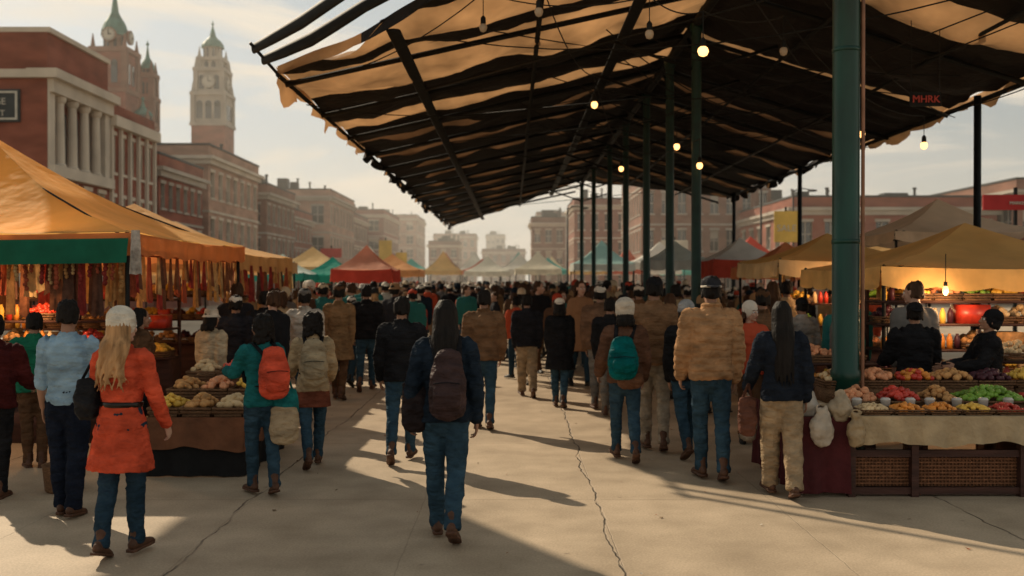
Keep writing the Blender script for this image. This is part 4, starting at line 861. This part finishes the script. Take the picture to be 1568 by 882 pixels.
# ------------------------------------------------------------------ light, sky, camera
S=Vector((-1.0,1.15,1.0)).normalized(); el_=math.asin(S.z); az=math.atan2(S.x,S.y)
l=bpy.data.lights.new('sun','SUN'); l.energy=5.0; l.angle=math.radians(.55); l.color=(1,.83,.60); o=bpy.data.objects.new('sun',l); COL.objects.link(o); o.rotation_euler=(-S).to_track_quat('-Z','Y').to_euler(); o.location=(0,0,40)
w=bpy.data.worlds.new('World'); scene.world=w; w.use_nodes=True; n=w.node_tree; N=n.nodes;L=n.links; bg=N['Background']
sky=N.new('ShaderNodeTexSky'); sky.sky_type='NISHITA'; sky.sun_disc=False; sky.sun_elevation=el_; sky.sun_rotation=az; sky.dust_density=1.5; sky.air_density=1.0; sky.ozone_density=1.5
tc=N.new('ShaderNodeTexCoord'); mp=N.new('ShaderNodeMapping'); mp.inputs['Scale'].default_value=(1.5,1.5,7.5); mp.inputs['Rotation'].default_value=(0,.12,0); mp.inputs['Location'].default_value=(.35,0,.2); L.new(tc.outputs['Generated'],mp.inputs[0])
nz=N.new('ShaderNodeTexNoise'); nz.inputs['Scale'].default_value=2.6; nz.inputs['Detail'].default_value=5; nz.inputs['Roughness'].default_value=.55; nz.inputs['Distortion'].default_value=.5; L.new(mp.outputs[0],nz.inputs[0])
cr=N.new('ShaderNodeValToRGB'); cr.color_ramp.elements[0].position=.44; cr.color_ramp.elements[0].color=(.05,.05,.05,1); cr.color_ramp.elements[1].position=.58; cr.color_ramp.elements[1].color=(1,1,1,1); L.new(nz.outputs[0],cr.inputs[0])
sx=N.new('ShaderNodeSeparateXYZ'); L.new(tc.outputs['Generated'],sx.inputs[0])
hs=N.new('ShaderNodeHueSaturation'); hs.inputs['Saturation'].default_value=.55; hs.inputs['Value'].default_value=.5; L.new(sky.outputs[0],hs.inputs['Color'])
ad=N.new('ShaderNodeMix'); ad.data_type='RGBA'; ad.blend_type='ADD'; ad.inputs[0].default_value=1; L.new(hs.outputs[0],ad.inputs[6]); ad.inputs[7].default_value=(1.25,1.75,1.7,1)
c2=N.new('ShaderNodeValToRGB'); c2.color_ramp.elements[0].position=0; c2.color_ramp.elements[0].color=(.98,.83,.63,1); c2.color_ramp.elements[1].position=.6; c2.color_ramp.elements[1].color=(.42,.395,.35,1)
ee=c2.color_ramp.elements.new(.3); ee.color=(.90,.82,.69,1); L.new(sx.outputs[2],c2.inputs[0])
sc=N.new('ShaderNodeVectorMath'); sc.operation='SCALE'; sc.inputs['Scale'].default_value=9.5; L.new(c2.outputs[0],sc.inputs[0])
mx=N.new('ShaderNodeMix'); mx.data_type='RGBA'; L.new(cr.outputs[0],mx.inputs[0]); L.new(ad.outputs[2],mx.inputs[6]); L.new(sc.outputs[0],mx.inputs[7])
hm_=N.new('ShaderNodeMapRange'); hm_.inputs[1].default_value=0; hm_.inputs[2].default_value=.14; hm_.inputs[3].default_value=.85; hm_.inputs[4].default_value=0; L.new(sx.outputs[2],hm_.inputs[0])
m2=N.new('ShaderNodeMix'); m2.data_type='RGBA'; L.new(hm_.outputs[0],m2.inputs[0]); L.new(mx.outputs[2],m2.inputs[6]); L.new(sc.outputs[0],m2.inputs[7])
L.new(m2.outputs[2],bg.inputs[0]); bg.inputs[1].default_value=.098
cam=bpy.data.cameras.new('camera'); cam.lens=35; cam.sensor_width=36; cam.clip_end=4000; cam.clip_start=.1
cam.dof.use_dof=True; cam.dof.focus_distance=8.2; cam.dof.aperture_fstop=1.7
co=bpy.data.objects.new('camera',cam); COL.objects.link(co); co.location=(0,0,1.85); co.rotation_euler=(math.radians(90-.41),0,0); scene.camera=co
scene.view_settings.view_transform='Standard'; scene.view_settings.look='None'; scene.view_settings.exposure=0
